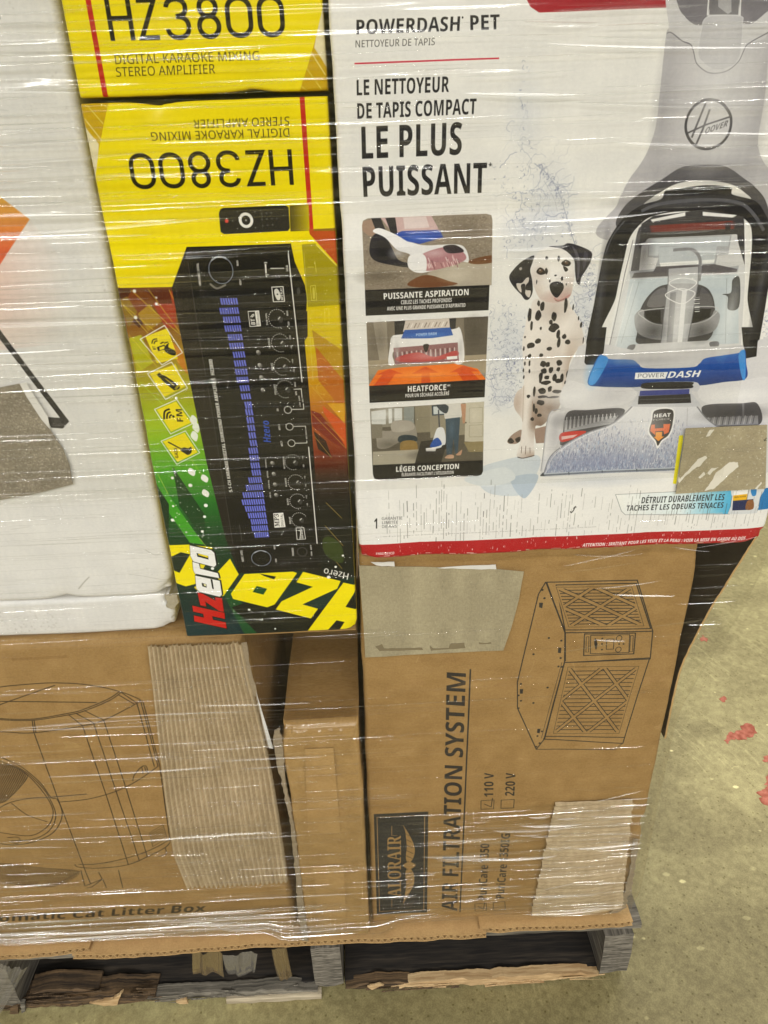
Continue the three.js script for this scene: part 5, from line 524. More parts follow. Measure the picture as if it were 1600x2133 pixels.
for (const [x0, x1, y0, y1, z0, z1, s, m] of [[-0.6, -0.335, 0.009, 0.0225, -0.03, 0.001, 51, brownWood], [-0.5, -0.405, 0.0205, 0.034, -0.036, -0.008, 52, brownWood], [-0.46, -0.325, 0.015, 0.026, -0.03, -0.002, 53, brownWood], [-0.35, -0.2, 0.0085, 0.0215, -0.016, 0.0005, 54, greyWood], [-0.24, -0.1, 0.0090, 0.0225, -0.016, 0.0015, 55, greyWood], [-0.062, 0.04, 0.0075, 0.0212, -0.016, -0.001, 56, brownWood], [0.0, 0.17, 0.0075, 0.022, -0.013, 0.0012, 57, paleWood], [0.12, 0.2915, 0.0078, 0.0222, -0.013, 0.0006, 58, paleWood]]) part(pallet, 'splintered_edge', plank(x0, x1, y0, y1, z0, z1, s, 0.0016, 'x', 0.0028), m);
// the front edges of the bottom boards are broken: slivers of wood along them
const SL = (pts, seed) => jag(pts, seed, 0.006, 0.0022);
const fix = (pts) => pts.map((v, i) => (i % 2 ? Math.max(0.006, v) : v));
for (const [q, m, z, t, s, n] of [
  [[0.1476,0.01,0.1729,0.01,0.1949,0.0103,0.1977,0.0031,0.216,-0.0003,0.2153,-0.0049,0.1805,-0.0034,0.1489,0.003], paleWood, -0.002, 0.004, 2, 'splinter'],
  [[-0.032,0.0192,-0.0151,0.0262,-0.0086,0.021,-0.0257,0.0111], paleWood, 0.0, 0.002, 31, 'splinter'],
  [[-0.4147,0.0194,-0.3819,0.0249,-0.3641,0.0422,-0.3789,0.0109,-0.3962,0.011], paleWood, 0.0, 0.004, 7, 'splinter'], [[-0.4483,0.1076,-0.4221,0.1015,-0.4196,0.098,-0.434,0.0979], paleWood, -0.03, 0.003, 8, 'splinter'], [[-0.2976,0.0109,-0.2822,0.017,-0.2812,0.0042,-0.2929,0.0043], paleWood, 0.001, 0.003, 9, 'splinter'],
  [[-0.5205,0.0219,-0.5108,0.026,-0.5144,0.0008,-0.527,-0.0031], brownWood, 0.001, 0.004, 10, 'splinter'], [[-0.505,0.033,-0.4994,0.0325,-0.5039,0.0101,-0.51,0.0045], greyWood, 0.001, 0.004, 12, 'splinter'],
]) part(pallet, n, slab(SL(fix(q), 100 + s), z, t, { uv: 0.16 }), m);
{ // fibres standing out of the broken edges
  const r = rng(17), fibre = (x, y, z, len, th, dir, lift) => { const g = new THREE.ConeGeometry(th, len, 4, 3), p = g.attributes.position; for (let i = 0; i < p.count; i++) p.setXYZ(i, p.getX(i) + (noise(p.getY(i) * 60, x * 99, 2) - 0.5) * th, p.getY(i), p.getZ(i) * 0.6); return g.rotateZ(dir > 0 ? -Math.PI / 2 + lift : Math.PI / 2 - lift).translate(x, Math.max(y, 0.008), z); };
  for (const [x0, x1, ya, yb, n, m] of [[-0.55, -0.33, 0.009, 0.032, 70, brownWood], [-0.33, -0.11, 0.008, 0.02, 40, greyWood], [-0.04, 0.1, 0.003, 0.018, 40, brownWood], [0.02, 0.29, 0.002, 0.018, 80, paleWood]]) { const l = []; for (let i = 0; i < n; i++) l.push(fibre(mix(x0, x1, r()), mix(ya, yb, r()), mix(-0.006, 0.003, r()), 0.012 + r() * r() * 0.07, 0.0006 + r() * 0.0018, r() < 0.6 ? 1 : -1, (r() - 0.45) * 0.2)); const f = part(pallet, 'wood_fibres', mergeGeometries(l), m); f.userData.kind = 'stuff'; }
}
{ // a loose strip of board lying on the floor against the pallet
  const th = thing('board_offcut', 'short pale strip of board on the floor along the pallet foot', 'wood', [-0.16, 0, 0.008]);
  part(th, 'strip', plank(-0.228, -0.096, 0.0004, 0.0135, -0.005, 0.005, 61, 0.0009), wood(6, [140, 128, 106], [205, 192, 166], 60));
}

// ---------------------------------------------------------------- corrugated slip sheets on the pallet
const liner = new THREE.MeshStandardMaterial({ map: dataTex(256, 256, (u, v) => { const n = (fbm(u * 9, v * 9, 31) - 0.5) * 30 + (hash(u * 256, v * 256, 9) - 0.5) * 16; return [186 + n, 152 + n, 102 + n * 0.8]; }, true), roughness: 0.8 });
const fluting = new THREE.MeshStandardMaterial({ map: dataTex(64, 64, (u, v) => { const n = (hash(u * 64, v * 64, 3) - 0.5) * 24; return [150 + n, 118 + n, 74 + n]; }, true), roughness: 0.9 });
function slipSheet(label, x0, x1, y, zf, seed, lift) {
  const th = thing('corrugated_sheet', label, 'cardboard', [(x0 + x1) / 2, y, zf], 'corrugated sheets between pallet and cartons'), h = 0.0085, t = 0.0010;
  const up = (x, z) => (fbm(x * 9, 1, seed) - 0.5) * 0.0012 + (lift ? lift(x) : 0) * smooth(-0.04, 0, z - zf + 0.0), edge = (x) => zf + (fbm(x * 40, 2, seed) - 0.5) * 0.004 + (noise(x * 12, 5, seed) - 0.5) * 0.004;
  const layer = (y0, th2, recess) => { const f = gridGeo(160, 6, (s, v) => { const x = mix(x0, x1, s), z = mix(edge(x) - recess, zf - 0.42, v * v); return [x, y0 + th2 + up(x, z), z]; }, (s, v) => [mix(x0, x1, s) / 0.25, v * v * 0.42 / 0.25]), b = gridGeo(160, 6, (s, v) => { const x = mix(x1, x0, s), z = mix(edge(x) - recess, zf - 0.42, v * v); return [x, y0 + up(x, z), z]; }, (s, v) => [s * 3, v]), e = gridGeo(160, 1, (s, v) => { const x = mix(x0, x1, s), z = edge(x) - recess; return [x, mix(y0, y0 + th2, v) + up(x, z), z]; }, (s, v) => [s * 3, v * 0.01]); return mergeGeometries([f, b, e]); };
  part(th, 'top_liner', layer(y + h - t, t, 0), liner); part(th, 'bottom_liner', layer(y, t, -0.0006), liner);
  const n = Math.round((x1 - x0) / 0.0088) * 8, wave = (x) => { const a = ((x / 0.0088) % 1 + 1) % 1; return y + t + (h - 2 * t) * (0.5 + 0.46 * Math.sin((Math.abs(a * 2 - 1) - 0.5) * Math.PI)); };
  part(th, 'flute_edge', gridGeo(n, 1, (s, v) => { const x = mix(x0, x1, s), z = edge(x) + 0.0002; return [x, wave(x) + (v - 0.5) * 0.0015 + up(x, z), z]; }, (s, v) => [s * 3, v * 0.01]), liner);
  part(th, 'flute_core', gridGeo(n, 2, (s, v) => { const x = mix(x0, x1, s), z = mix(edge(x) - 0.002, zf - 0.42, v), a = ((x / 0.0088) % 1 + 1) % 1, w = Math.abs(a * 2 - 1); return [x, y + t + (h - 2 * t) * (0.5 + 0.48 * Math.sin((w - 0.5) * Math.PI)) + up(x, z), z]; }, (s, v) => [s * 3, v]), fluting);
}
slipSheet('long corrugated sheet under the narrow carton, its fluted edge showing', -0.415, 0.130, 0.1184, 0.002, 5);
slipSheet('corrugated sheet with lifted end under the left kraft carton', -0.80, -0.392, 0.1226, 0.001, 6, (x) => 0.004 * smooth(-0.47, -0.39, x));
slipSheet('frayed corrugated sheet at the right front corner of the pallet', 0.122, 0.326, 0.1226, -0.001, 7);

// ---------------------------------------------------------------- cartons
const cleaner = cleanerPrint(), amp = ampPrint(), whiteP = whitePrint(), litter = litterPrint(), air = airPrint(), narrowP = plainKraft(85.5, 378, 3, 71, '#ab8954');
// tall narrow carton
const narrow = carton({ name: 'narrow_carton', label: 'narrow upright kraft carton taped over its crumpled top edge', x: [-0.106, -0.0235, -0.1075, -0.022], y: [0.129, 0.505], z: 0.0, depth: 0.46, r: 0.0105, rx: 0.0045, at: [-0.1075, 0.505, 85.5, 378], seed: 6, bulge: 0.003, uneven: 0.003,
  front: printed(narrowP, 0.6, 0.0005, false, { clearcoat: 0.9, clearcoatRoughness: 0.2 }), side: new THREE.MeshPhysicalMaterial({ map: kraftTile, roughness: 0.6, clearcoat: 0.7, clearcoatRoughness: 0.25 }), dents: [[-0.107, 0.5, 0.014, 0.004, -0.003, -0.003], [-0.105, 0.135, 0.02, 0.003, 0.003, -0.002]] });
const tan = (seed, base) => new THREE.MeshStandardMaterial({ map: chipboard(100, 100, 3, seed, base, 300, ['#b8966a', '#8d6b3e']).texture(), roughness: 0.7 });
const NF = (q) => onFace(q, -0.1075, 0.505), paperTape = tan(81, '#b3925f');
part(narrow, 'paper_tape', slab(NF([24.9,30.9,56.1,31.2,56.2,168.7,17.7,168.2]), 0.0026, 0.0004, { uv: 0.1 }), paperTape); part(narrow, 'paper_tape', slab(NF([19.5,226.2,56.7,225.6,53.7,346.2,18.6,346]), 0.0024, 0.0004, { uv: 0.1 }), paperTape);
const clearTape = new THREE.MeshPhysicalMaterial({ color: col(0.97, 0.95, 0.9), transmission: 1, thickness: 0, roughness: 0.14, ior: 1.7 });
part(narrow, 'clear_tape', gridGeo(50, 160, (s, t) => { const x = mix(-0.102, -0.026, s), y = mix(0.142, 0.498, t), q = 1 - Math.abs(fbm(x * 40 + y * 25, y * 30, 5) - 0.5) * 9, c = Math.max(0, q) ** 2 * 0.0022 + Math.max(0, 1 - Math.abs(noise(x * 30 + y * 40, y * 34, 9) - 0.5) * 14) * 0.0016; return [x, y, 0.0036 + c]; }), clearTape);
part(narrow, 'clear_tape', gridGeo(40, 30, (s, t) => { const a = t * Math.PI / 2, ext = 0.012, x = mix(-0.103, -0.025, s), w = Math.abs(noise(x * 170, t * 5, 3) - 0.5) * 0.0022; return [x, 0.4995 + 0.0075 * Math.sin(a) + w - (1 - t) * ext * 0.2, -0.006 + 0.0095 * Math.cos(a) + w - t * 0.02]; }), clearTape);
const tornGrey = new THREE.MeshStandardMaterial({ map: chipboard(60, 60, 4, 83, '#8e7f68', 500, ['#a8987e', '#6d604c']).texture(), roughness: 0.95 });
part(narrow, 'torn_liner', slab(jag(NF([-5.9,4.7,-0.1,0.9,0.4,31.3,-1,83.5,2.2,150.7,2.3,204.4,1.6,274.3,1.8,376.6,-5.9,374.8,-5.7,310.6,-3,235.1,-1.5,159.2,-4.2,90.8,-8,51.3,-8.8,23.2]), 7, 0.006, 0.0022), -0.001, 0.0022, { uv: 0.06, bevel: 0.0005 }), tornGrey);

// kraft carton with the line drawing
const CF = (q) => onFace(q, -0.75, 0.622);
const litterBox = carton({ name: 'kraft_carton', label: 'wide kraft carton with line drawing and a stripped corrugated panel, lower left', x: [-0.75, -0.1205, -0.75, -0.134], y: [0.1292, 0.6215], z: -0.015, depth: 0.44, r: 0.010, at: [-0.75, 0.622, 631, 494.5], seed: 9, bulge: 0.003, uneven: 0.0022, front: printed(litter, 0.8, 0.0005, false), side: kraftSide, dents: [[-0.134, 0.615, 0.03, -0.004, -0.004, -0.004]] });
const fluteTex = dataTex(256, 256, (u, v) => { const n = (fbm(u * 8, v * 8, 33) - 0.5) * 34 + (noise(u * 30, v * 200, 34) - 0.5) * 22 + (hash(u * 256, v * 256, 1) - 0.5) * 16; return [182 + n, 162 + n, 130 + n]; }, true);
const fluteMat = new THREE.MeshStandardMaterial({ map: fluteTex, roughness: 0.95 });
// flutes laid bare where the outer paper is gone: a waved sheet
function flutes(edgeA, edgeB, n, z, h, swap) {   // edges as x, y lists in metres; waves cross from A to B
  const along = (e, t) => { const k = e.length / 2 - 1, f = Math.min(k - 1e-6, t * k), i = Math.floor(f), u = f - i; return [mix(e[2 * i], e[2 * i + 2], u), mix(e[2 * i + 1], e[2 * i + 3], u)]; };
  return gridGeo(n * 10, 60, (s, t) => { const a = along(edgeA, t), b = along(edgeB, t), x = mix(a[0], b[0], s), y = mix(a[1], b[1], s), w = Math.abs(Math.sin(s * n * Math.PI + (fbm(t * 5, s * 3, 8) - 0.5) * 0.5)), end = (noise(s * n * 1.3, t > 0.5 ? 3 : 9, 4) - 0.5) * 0.003 * (t === 0 || t === 1 ? 1 : 0); return [x + (swap ? end : 0), y + (swap ? 0 : end), z + h * (Math.pow(w, 0.75) - 0.45) * (0.9 + 0.2 * noise(s * n * 0.4, t * 5, 6))]; }, (s, t) => (swap ? [t * 2, s * 2] : [s * 2, t * 2]));
}
part(litterBox, 'bare_flutes', flutes(CF([517.1,7.4,512.9,60.7,505.7,139.7,497.4,233.2,492,326.4,498.4,387.8]), CF([613.5,7.8,614.8,42.6,619.1,94.8,625.1,184.1,626.8,286.5,626.5,386.3]), 22, -0.0095, 0.0046, false), fluteMat);
part(litterBox, 'torn_liner', slab(jag(CF([612.6,8.7,618.3,8,618.6,41.5,621.5,72.7,626.4,153.5,624.2,154,619.7,80.8,607.8,71.8,611.6,66.6,608,52.9,612.9,46.5,606.5,47.4]), 17, 0.008, 0.0016), -0.0100, 0.0008, { uv: 0.06 }), tornGrey);
{ const pl = thing('paper_slip', 'thin white paper sliver wedged beside the stripped corrugated panel', 'paper', [-0.125, 0.5, -0.008]);
  part(pl, 'sheet', slab(CF([620.8,72.6,631,156.3,626.2,155.3,623.1,117.9]), -0.0088, 0.0004), new THREE.MeshStandardMaterial({ map: whiteTile, roughness: 0.7 })); }

// kraft carton with the lettering on its side
const AF = (q) => onFace(q, -0.0205, 0.7125);
const airBox = carton({ name: 'kraft_carton', label: 'kraft carton lying on its side with upright black lettering, lower right', x: [-0.0205, 0.3225, -0.0135, 0.3255], y: [0.1292, 0.7105], z: -0.018, depth: 0.4, r: 0.0045, at: [-0.0205, 0.7125, 346, 585], seed: 12, bulge: 0.002, uneven: 0.0022, front: printed(air, 0.78, 0.00045, true), side: kraftSide, dents: [[0.322, 0.14, 0.02, -0.006, 0.004, -0.006], [0.325, 0.70, 0.02, -0.002, -0.004, -0.003], [0.323, 0.3, 0.012, -0.003, 0, -0.003]] });
const beige = new THREE.MeshStandardMaterial({ map: chipboard(160, 90, 4, 91, '#a2987c', 500, ['#b3a98e', '#8f866a']).texture(), roughness: 0.85 }), whitePaper = new THREE.MeshStandardMaterial({ map: whiteTile, roughness: 0.7 });
part(airBox, 'label_remnant', slab(jag(AF([7.4,15.7,108.7,23.4,141.9,26.7,170.3,31.3,167.3,64.2,161.2,100.2,154.4,128.8,92,128.7,8.7,129.6,8,63.9]), 3, 0.02, 0.0009), -0.0155, 0.0005, { uv: 0.16 }), beige);
part(airBox, 'paper_scrap', slab(jag(AF([18.9,12.2,41.8,12.8,42.1,18.2,29.7,17.3,24.2,16]), 4, 0.006, 0.001), -0.0149, 0.0004), whitePaper); part(airBox, 'paper_scrap', slab(jag(AF([84,22.2,108.6,21.1,141.7,21.2,142.5,26.7,113.1,24.7]), 5, 0.008, 0.001), -0.0149, 0.0004), whitePaper);
for (const q of [[19.7,115.8,26.8,112.7,29,118.7,68.6,120.1,69.7,123.1,24.2,121.9], [76.8,117.9,80.3,121.6,96.7,122,98.9,116.2,112.9,116.2,114.3,123,77.9,124.4], [128.1,116.4,136.4,117.8,141,116.9,141.5,118.7,128.4,118.5]]) part(airBox, 'glue_tear', slab(jag(AF(q), 6, 0.004, 0.0008), -0.0150, 0.0004), new THREE.MeshStandardMaterial({ color: '#7d7157', roughness: 0.9 }));
part(airBox, 'bare_flutes', flutes(AF([211.6,578.6,276.8,585,334.1,572.1]), AF([227.4,362.9,277.5,363.7,322.4,364.2]), 31, -0.0138, 0.0036, true), new THREE.MeshStandardMaterial({ map: fluteTex, color: '#ffffff', roughness: 0.9 }));
part(airBox, 'torn_liner', slab(jag(AF([332.2,435.3,339,435.8,340.4,467.3,343.2,538.1,339,546.9,340.8,570.3,316.9,592.1,313.3,587,333.2,565,335.1,492.8]), 19, 0.006, 0.0026), -0.0145, 0.0012, { uv: 0.06 }), tornGrey);

// big white carton at the left: main part and the shallow lid below the seam
const WF = (q) => onFace(q, -0.80, 1.25);
const big = carton({ name: 'white_carton', label: 'large white carton with orange print and grey patch at the left', x: [-0.80, -0.1995, -0.80, -0.2015], y: [0.666, 1.25], z: -0.0235, depth: 0.4, r: 0.006, at: [-0.80, 1.25, 600, 627.5], seed: 15, bulge: 0.004, uneven: 0.0022, front: printed(whiteP, 0.55, 0.0005, false), side: whiteSide, dents: [[-0.2, 0.667, 0.014, -0.006, 0.004, -0.006], [-0.31, 0.668, 0.01, 0, 0.003, -0.002]] });
carton({ into: big, x: [-0.80, -0.2035, -0.80, -0.2015], y: [0.6225, 0.6652], z: -0.0245, depth: 0.4, r: 0.0045, at: [-0.80, 1.25, 600, 627.5], seed: 16, bulge: 0.001, uneven: 0.002, front: big.children[0].material, side: whiteSide, dents: [[-0.202, 0.664, 0.01, -0.007, -0.004, -0.004], [-0.203, 0.624, 0.014, -0.004, 0.004, -0.004]] });
big.children[2].name = 'lid_front'; big.children[3].name = 'lid_body';
part(big, 'grey_patch', slab(jag(WF([453.8,366.3,485.8,361.9,505.9,358.7,508.7,371.8,516.2,392,522,404.2,527.9,420,530.1,435.2,528.9,455.1,491.4,463.5,457,468.5,421.9,475.3]), 21, 0.03, 0.0004), -0.0205, 0.0008, { uv: 0.12 }), new THREE.MeshStandardMaterial({ map: chipboard(120, 120, 4, 95, '#857c6c', 5200, ['#b8b0a0', '#a49b8a', '#cfc8ba', '#6b6354']).texture(), roughness: 0.85 }));
part(big, 'paper_flap', slab(WF([505.9,358.6,511.5,357.7,516.4,372.1,522.5,388.9,521.6,400.7,516.4,391.4,509.3,371.5]), -0.0192, 0.0004), whitePaper);
part(big, 'torn_corner', slab(jag(WF([591,583.8,602.7,583.9,603.1,592.7,597.4,599.5,590.5,597.6,592.5,591.1]), 22, 0.004, 0.003), -0.0262, 0.003, { uv: 0.05, bevel: 0.0006 }), new THREE.MeshStandardMaterial({ map: chipboard(50, 50, 4, 97, '#a09884', 400, ['#bcb5a4', '#7c745f']).texture(), roughness: 0.95 }));

// two amplifier cartons, the upper one the other way up
const ampFront = printed(amp, 0.3, 0.00018, false, { specularIntensity: 0.6 }), AMPY = [0.6235, 1.0975];
const low = carton({ name: 'amplifier_carton', label: 'upside-down yellow and black amplifier carton, the whole one under its twin', x: [-0.1915, -0.018, -0.1945, -0.018], y: AMPY, z: -0.010, depth: 0.34, r: 0.0022, at: [-0.1945, 1.0985, 176.5, 476], seed: 18, bulge: 0.0015, uneven: 0.001, front: ampFront, side: yellowSide, group: 'amplifier cartons', dents: [[-0.018, 0.624, 0.008, -0.002, 0.002, -0.003], [-0.14, 1.0975, 0.012, 0, -0.002, -0.002]] });
const cutFlap = new THREE.MeshStandardMaterial({ map: kraftTile, roughness: 0.85 });
{ const up = low.clone(); up.name = numbered('amplifier_carton'); up.rotation.z = Math.PI; up.position.set(-0.1075, 1.1012 + (AMPY[1] - AMPY[0]), -0.010); scene.add(up);
  up.userData = { ...low.userData, label: 'upright yellow amplifier carton cut off by the top of the picture' }; }
part(low, 'bottom_flap', plank(-0.189, -0.02, 0.6222, 0.6233, -0.2, -0.0105, 77, 0.0004), cutFlap);

// carpet cleaner carton
const HF = (q) => onFace(q, -0.014, 1.25);
const hoov = carton({ name: 'cleaner_carton', label: 'white carpet cleaner carton with a red foot band and a printed puppy', x: [-0.0125, 0.375, -0.0135, 0.3665], y: [0.7125, 1.25], z: 0.0, depth: 0.34, r: 0.0035, at: [-0.014, 1.25, 389, 537.5], seed: 25, bulge: 0.0022, uneven: 0.0014, front: printed(cleaner, 0.4, 0.00032, false, { specularIntensity: 0.7 }), side: whiteSide, dents: [[-0.0125, 0.7135, 0.01, 0.003, 0.003, -0.003], [0.374, 0.715, 0.01, -0.003, 0.004, -0.003], [0.05, 0.7125, 0.02, 0, 0.0012, -0.0012], [0.16, 0.7125, 0.016, 0, 0.0015, -0.001], [0.27, 0.7125, 0.02, 0, 0.001, -0.001]] });
{ const p = chipboard(170, 110, 5, 101, '#a1967a', 1500, ['#c9c3b0', '#b5ab91', '#8d8264', '#d8d3c4']), o = [295.8,479.1];
  const L = (q) => q.map((v, i) => (i % 2 ? v - o[1] + 100 : v - o[0]));   // torn white paper left on the board
  for (const q of [[294.8,468.4,296.6,462.4,302.3,455.2,308.8,445.1,315.1,442.1,317.1,444,312.6,451.2,306.5,455.3,299.4,462.5,296.1,467.7], [320.6,477.2,325.7,466.8,327.8,459.3,338.3,449.3,345.9,449.7,347.4,454.2,341.7,459.9,335,468.7,328,476], [320.1,459,322.8,454.6,329.5,453.7,324.7,457.7,322.6,461.3], [312.5,423.5,314.7,417.2,318.7,416.9,315.8,422.9], [312.6,463.1,316.5,458,318.3,460.4,314.2,464.4], [367.3,477.1,371.5,470.4,372.5,471.9,369.5,477.6]]) p.blob(jag(L(q), 9, 2, 0.9), '#ded9cc');
  p.curve(L([365.6,430.1,367.1,427.3,370.2,426,367.8,424.4,371,423.9]), '#3a352a', 0.7); p.curve(L([364.6,428.6,369.7,430.3,371.5,428.9]), '#3a352a', 0.5);
  const g = slab(HF([293,414.8,327.6,414.8,365,414.7,377.2,477.7,339.6,478.1,294.4,479.1,294.5,470.6,293.6,427]), 0.0032, 0.0005), pp = g.attributes.position, uv = g.attributes.uv;
  for (let i = 0; i < pp.count; i++) uv.setXY(i, ((pp.getX(i) + 0.014) * 1000 - o[0]) / 170, 1 - ((1.25 - pp.getY(i)) * 1000 - o[1] + 100) / 110);
  part(hoov, 'label_remnant', g, new THREE.MeshStandardMaterial({ map: p.texture(), roughness: 0.85 })); }

// ---------------------------------------------------------------- bent dark board at the right side, behind the wrap
{ const th = thing('dark_board', 'dark bent board flaring out beside the kraft carton on the right', 'board', [0.33, 0.5, -0.2]);
  const bend = [[0.3285, 0.44], [0.3285, 0.505], [0.3305, 0.545], [0.3365, 0.575], [0.3485, 0.62], [0.3635, 0.663], [0.376, 0.6985], [0.38, 0.709]], X = (y) => { let i = 0; while (i < bend.length - 2 && bend[i + 1][1] < y) i++; const t = (y - bend[i][1]) / (bend[i + 1][1] - bend[i][1]); const d = (k) => (bend[Math.min(bend.length - 1, k + 1)][0] - bend[Math.max(0, k - 1)][0]) / (bend[Math.min(bend.length - 1, k + 1)][1] - bend[Math.max(0, k - 1)][1]), h = bend[i + 1][1] - bend[i][1]; const a = bend[i][0], b = bend[i + 1][0], m = d(i) * h, n = d(i + 1) * h; return a + m * t + (-3 * a - 2 * m + 3 * b - n) * t * t + (2 * a + m - 2 * b + n) * t * t * t; };
  const dark = new THREE.MeshPhysicalMaterial({ color: col(0.05, 0.041, 0.032), roughness: 0.4 });
  const sheet = (dx) => gridGeo(20, 50, (s, t) => { const y = mix(0.44, 0.708, t); return [X(y) + dx + (fbm(y * 20, s * 4, 3) - 0.5) * 0.003 * s, y, mix(-0.021, -0.4, s)]; });
  part(th, 'inner_face', sheet(0), dark); part(th, 'outer_face', sheet(0.0022), dark);
  part(th, 'cut_edge', gridGeo(2, 60, (s, t) => { const y = mix(0.44, 0.708, t); return [X(y) + s * 0.0022, y, -0.0205 + (noise(y * 200, 1, 4) - 0.5) * 0.001]; }), liner);
}

// ---------------------------------------------------------------- stretch wrap round the whole stack
{
  const th = thing('stretch_wrap', 'clear stretch wrap pulled round all the cartons, creased in fine horizontal lines', 'stretch wrap', [0, 0.13, 0.006]), r = rng(99);
  const filmBump = dataTex(512, 2048, (u, v) => { const a = noise(u * 5, v * 240, 1) * 0.5 + noise(u * 9, v * 520, 2) * 0.3 + noise(u * 3, v * 90, 3) * 0.5, n = 255 * a / 1.3; return [n, n, n]; }); filmBump.repeat.set(1, 1);
  const film = new THREE.MeshPhysicalMaterial({ color: col(0.975, 0.975, 0.965), transmission: 1, thickness: 0, roughness: 0.09, ior: 1.5, specularIntensity: 0.55, bumpMap: filmBump, bumpScale: 0.0008 });
  const crease = new THREE.MeshPhysicalMaterial({ color: col(0.98, 0.98, 0.97), transmission: 1, thickness: 0, roughness: 0.11, ior: 2.0 });
  const right = (y) => mix(0.3285, 0.3835, smooth(0.47, 0.70, y)) - 0.010 * smooth(0.72, 1.25, y), R = 0.012, left = -0.81, back = -0.36;
  const foot = (x, y) => -0.0135 * (1 - smooth(0.135, 0.2, y)) * Math.min(1, (1 - smooth(-0.165, -0.13, x)) + smooth(-0.012, 0.02, x));
  const zf = (x, y) => 0.0062 + foot(x, y) + (fbm(x * 4, y * 30, 51) - 0.5) * 0.003 + (noise(x * 2.5, y * 160, 52) - 0.5) * 0.0011;
  // path of the wrap at height y: left side, front, right corner, right side
  const at = (k, y) => { const xr = right(y); if (k < 0.08) return [left, back * (1 - k / 0.08)]; if (k < 0.8) return [mix(left, xr - R, (k - 0.08) / 0.72), null]; if (k < 0.86) { const a = (k - 0.8) / 0.06 * Math.PI / 2; return [xr - R + R * Math.sin(a), R * Math.cos(a) - R]; } return [xr, mix(-R, back, (k - 0.86) / 0.14)]; };
  const Y0 = 0.1325, Y1 = 1.25;
  part(th, 'film', gridGeo(150, 900, (s, t) => { const y = mix(Y0, Y1, t), [x, z] = at(s, y), f = zf(x, y); return z === null ? [x, y, f] : [x, y, f + z]; }, (s, t) => [s * 2, t]), film);
  // creases: thin drawn-out folds standing off the film
  const crease1 = (cx, cy, len, tilt, wd, ph, bow) => gridGeo(16, 9, (s, t) => {   // a flat flank turned up by the angle ph, a lip, and the way back under it
    const f = s - 0.5, taper = Math.pow(Math.max(0, 1 - Math.abs(2 * f) ** 2.2), 0.7), x = Math.min(cx, right(cy) - 0.016 - len / 2) + f * len, w = wd * (0.06 + 0.94 * taper), k = Math.round(t * 9), p = ph + (noise(x * 9, cy * 900, 7) - 0.5) * 0.13;
    let dy = 0, dz = 0; for (let i = 1; i <= k; i++) { const q = i <= 5 ? p + (3 - i) * 0.016 : i === 6 ? p - 0.7 : i === 7 ? -0.6 : -1.15, l = i <= 5 ? w / 5 : w * (i <= 7 ? 0.12 : 0.5 * Math.sin(ph)); dy -= Math.cos(q) * l; dz += Math.sin(q) * l; }
    const y = cy + f * len * tilt + bow * (f * f - 0.1) + dy + (noise(x * 30, cy * 900, 8) - 0.5) * 0.0006; return [x, y, zf(x, cy + f * len * tilt) + 0.0005 + Math.max(-0.0003, dz)];
  });
  const many = [], zone = (x0, x1, y0, y1, n, l0, l1, w0, w1) => { for (let i = 0; i < n; i++) { const len = mix(l0, l1, Math.pow(r(), 1.8)), w = mix(w0, w1, Math.pow(r(), 2)); many.push(crease1(mix(x0, x1, r()), mix(y0, y1, r()), len, 0.004 + (r() - 0.5) * 0.03, w, mix(0.16, 1.05, r()), (r() - 0.5) * len * 0.03)); } };
  zone(-0.38, -0.03, 0.97, 1.19, 200, 0.05, 0.24, 0.0004, 0.0013);      // over the yellow and white cartons, high
  zone(-0.40, -0.02, 0.80, 0.98, 120, 0.06, 0.34, 0.0004, 0.001);
  zone(0.02, 0.36, 0.96, 1.19, 120, 0.04, 0.2, 0.0004, 0.0011);
  zone(-0.40, -0.02, 0.62, 0.80, 100, 0.06, 0.3, 0.0003, 0.0007);
  zone(0.0, 0.35, 0.74, 0.96, 24, 0.03, 0.16, 0.0003, 0.0007);
  zone(-0.46, -0.04, 0.35, 0.60, 90, 0.06, 0.34, 0.0004, 0.0009);
  zone(-0.54, -0.10, 0.20, 0.36, 170, 0.04, 0.26, 0.0004, 0.0011);
  zone(-0.56, -0.10, 0.142, 0.21, 170, 0.06, 0.4, 0.0006, 0.0026);       // gathered at the foot
  zone(0.06, 0.33, 0.27, 0.365, 190, 0.02, 0.14, 0.0004, 0.0013);
  zone(0.0, 0.32, 0.142, 0.27, 150, 0.02, 0.18, 0.0004, 0.0015);
  zone(0.0, 0.33, 0.38, 0.70, 20, 0.06, 0.3, 0.0003, 0.0006);
  zone(0.31, 0.372, 0.585, 0.70, 26, 0.02, 0.06, 0.0005, 0.0012);
  zone(-0.1, 0.02, 0.15, 0.5, 50, 0.04, 0.16, 0.0003, 0.0008);
  for (const [x, y, l] of [[0.12, 0.905, 0.46], [-0.13, 0.888, 0.42], [0.12, 0.538, 0.6], [0.12, 0.893, 0.3], [-0.16, 0.855, 0.5], [-0.2, 0.838, 0.42]]) many.push(crease1(x, y, l, 0.006, 0.0011, mix(0.25, 0.6, r()), 0.004));
  const folds = [], soft = (x0, x1, y0, y1, n, l0, l1, w0, w1, spread) => { for (let i = 0; i < n; i++) { const len = mix(l0, l1, r()), w = mix(w0, w1, r()); folds.push(crease1(mix(x0, x1, r()), mix(y0, y1, r()), len, (r() - 0.5) * spread, w, mix(0.2, 1.0, r()), (r() - 0.5) * len * 0.12)); } };
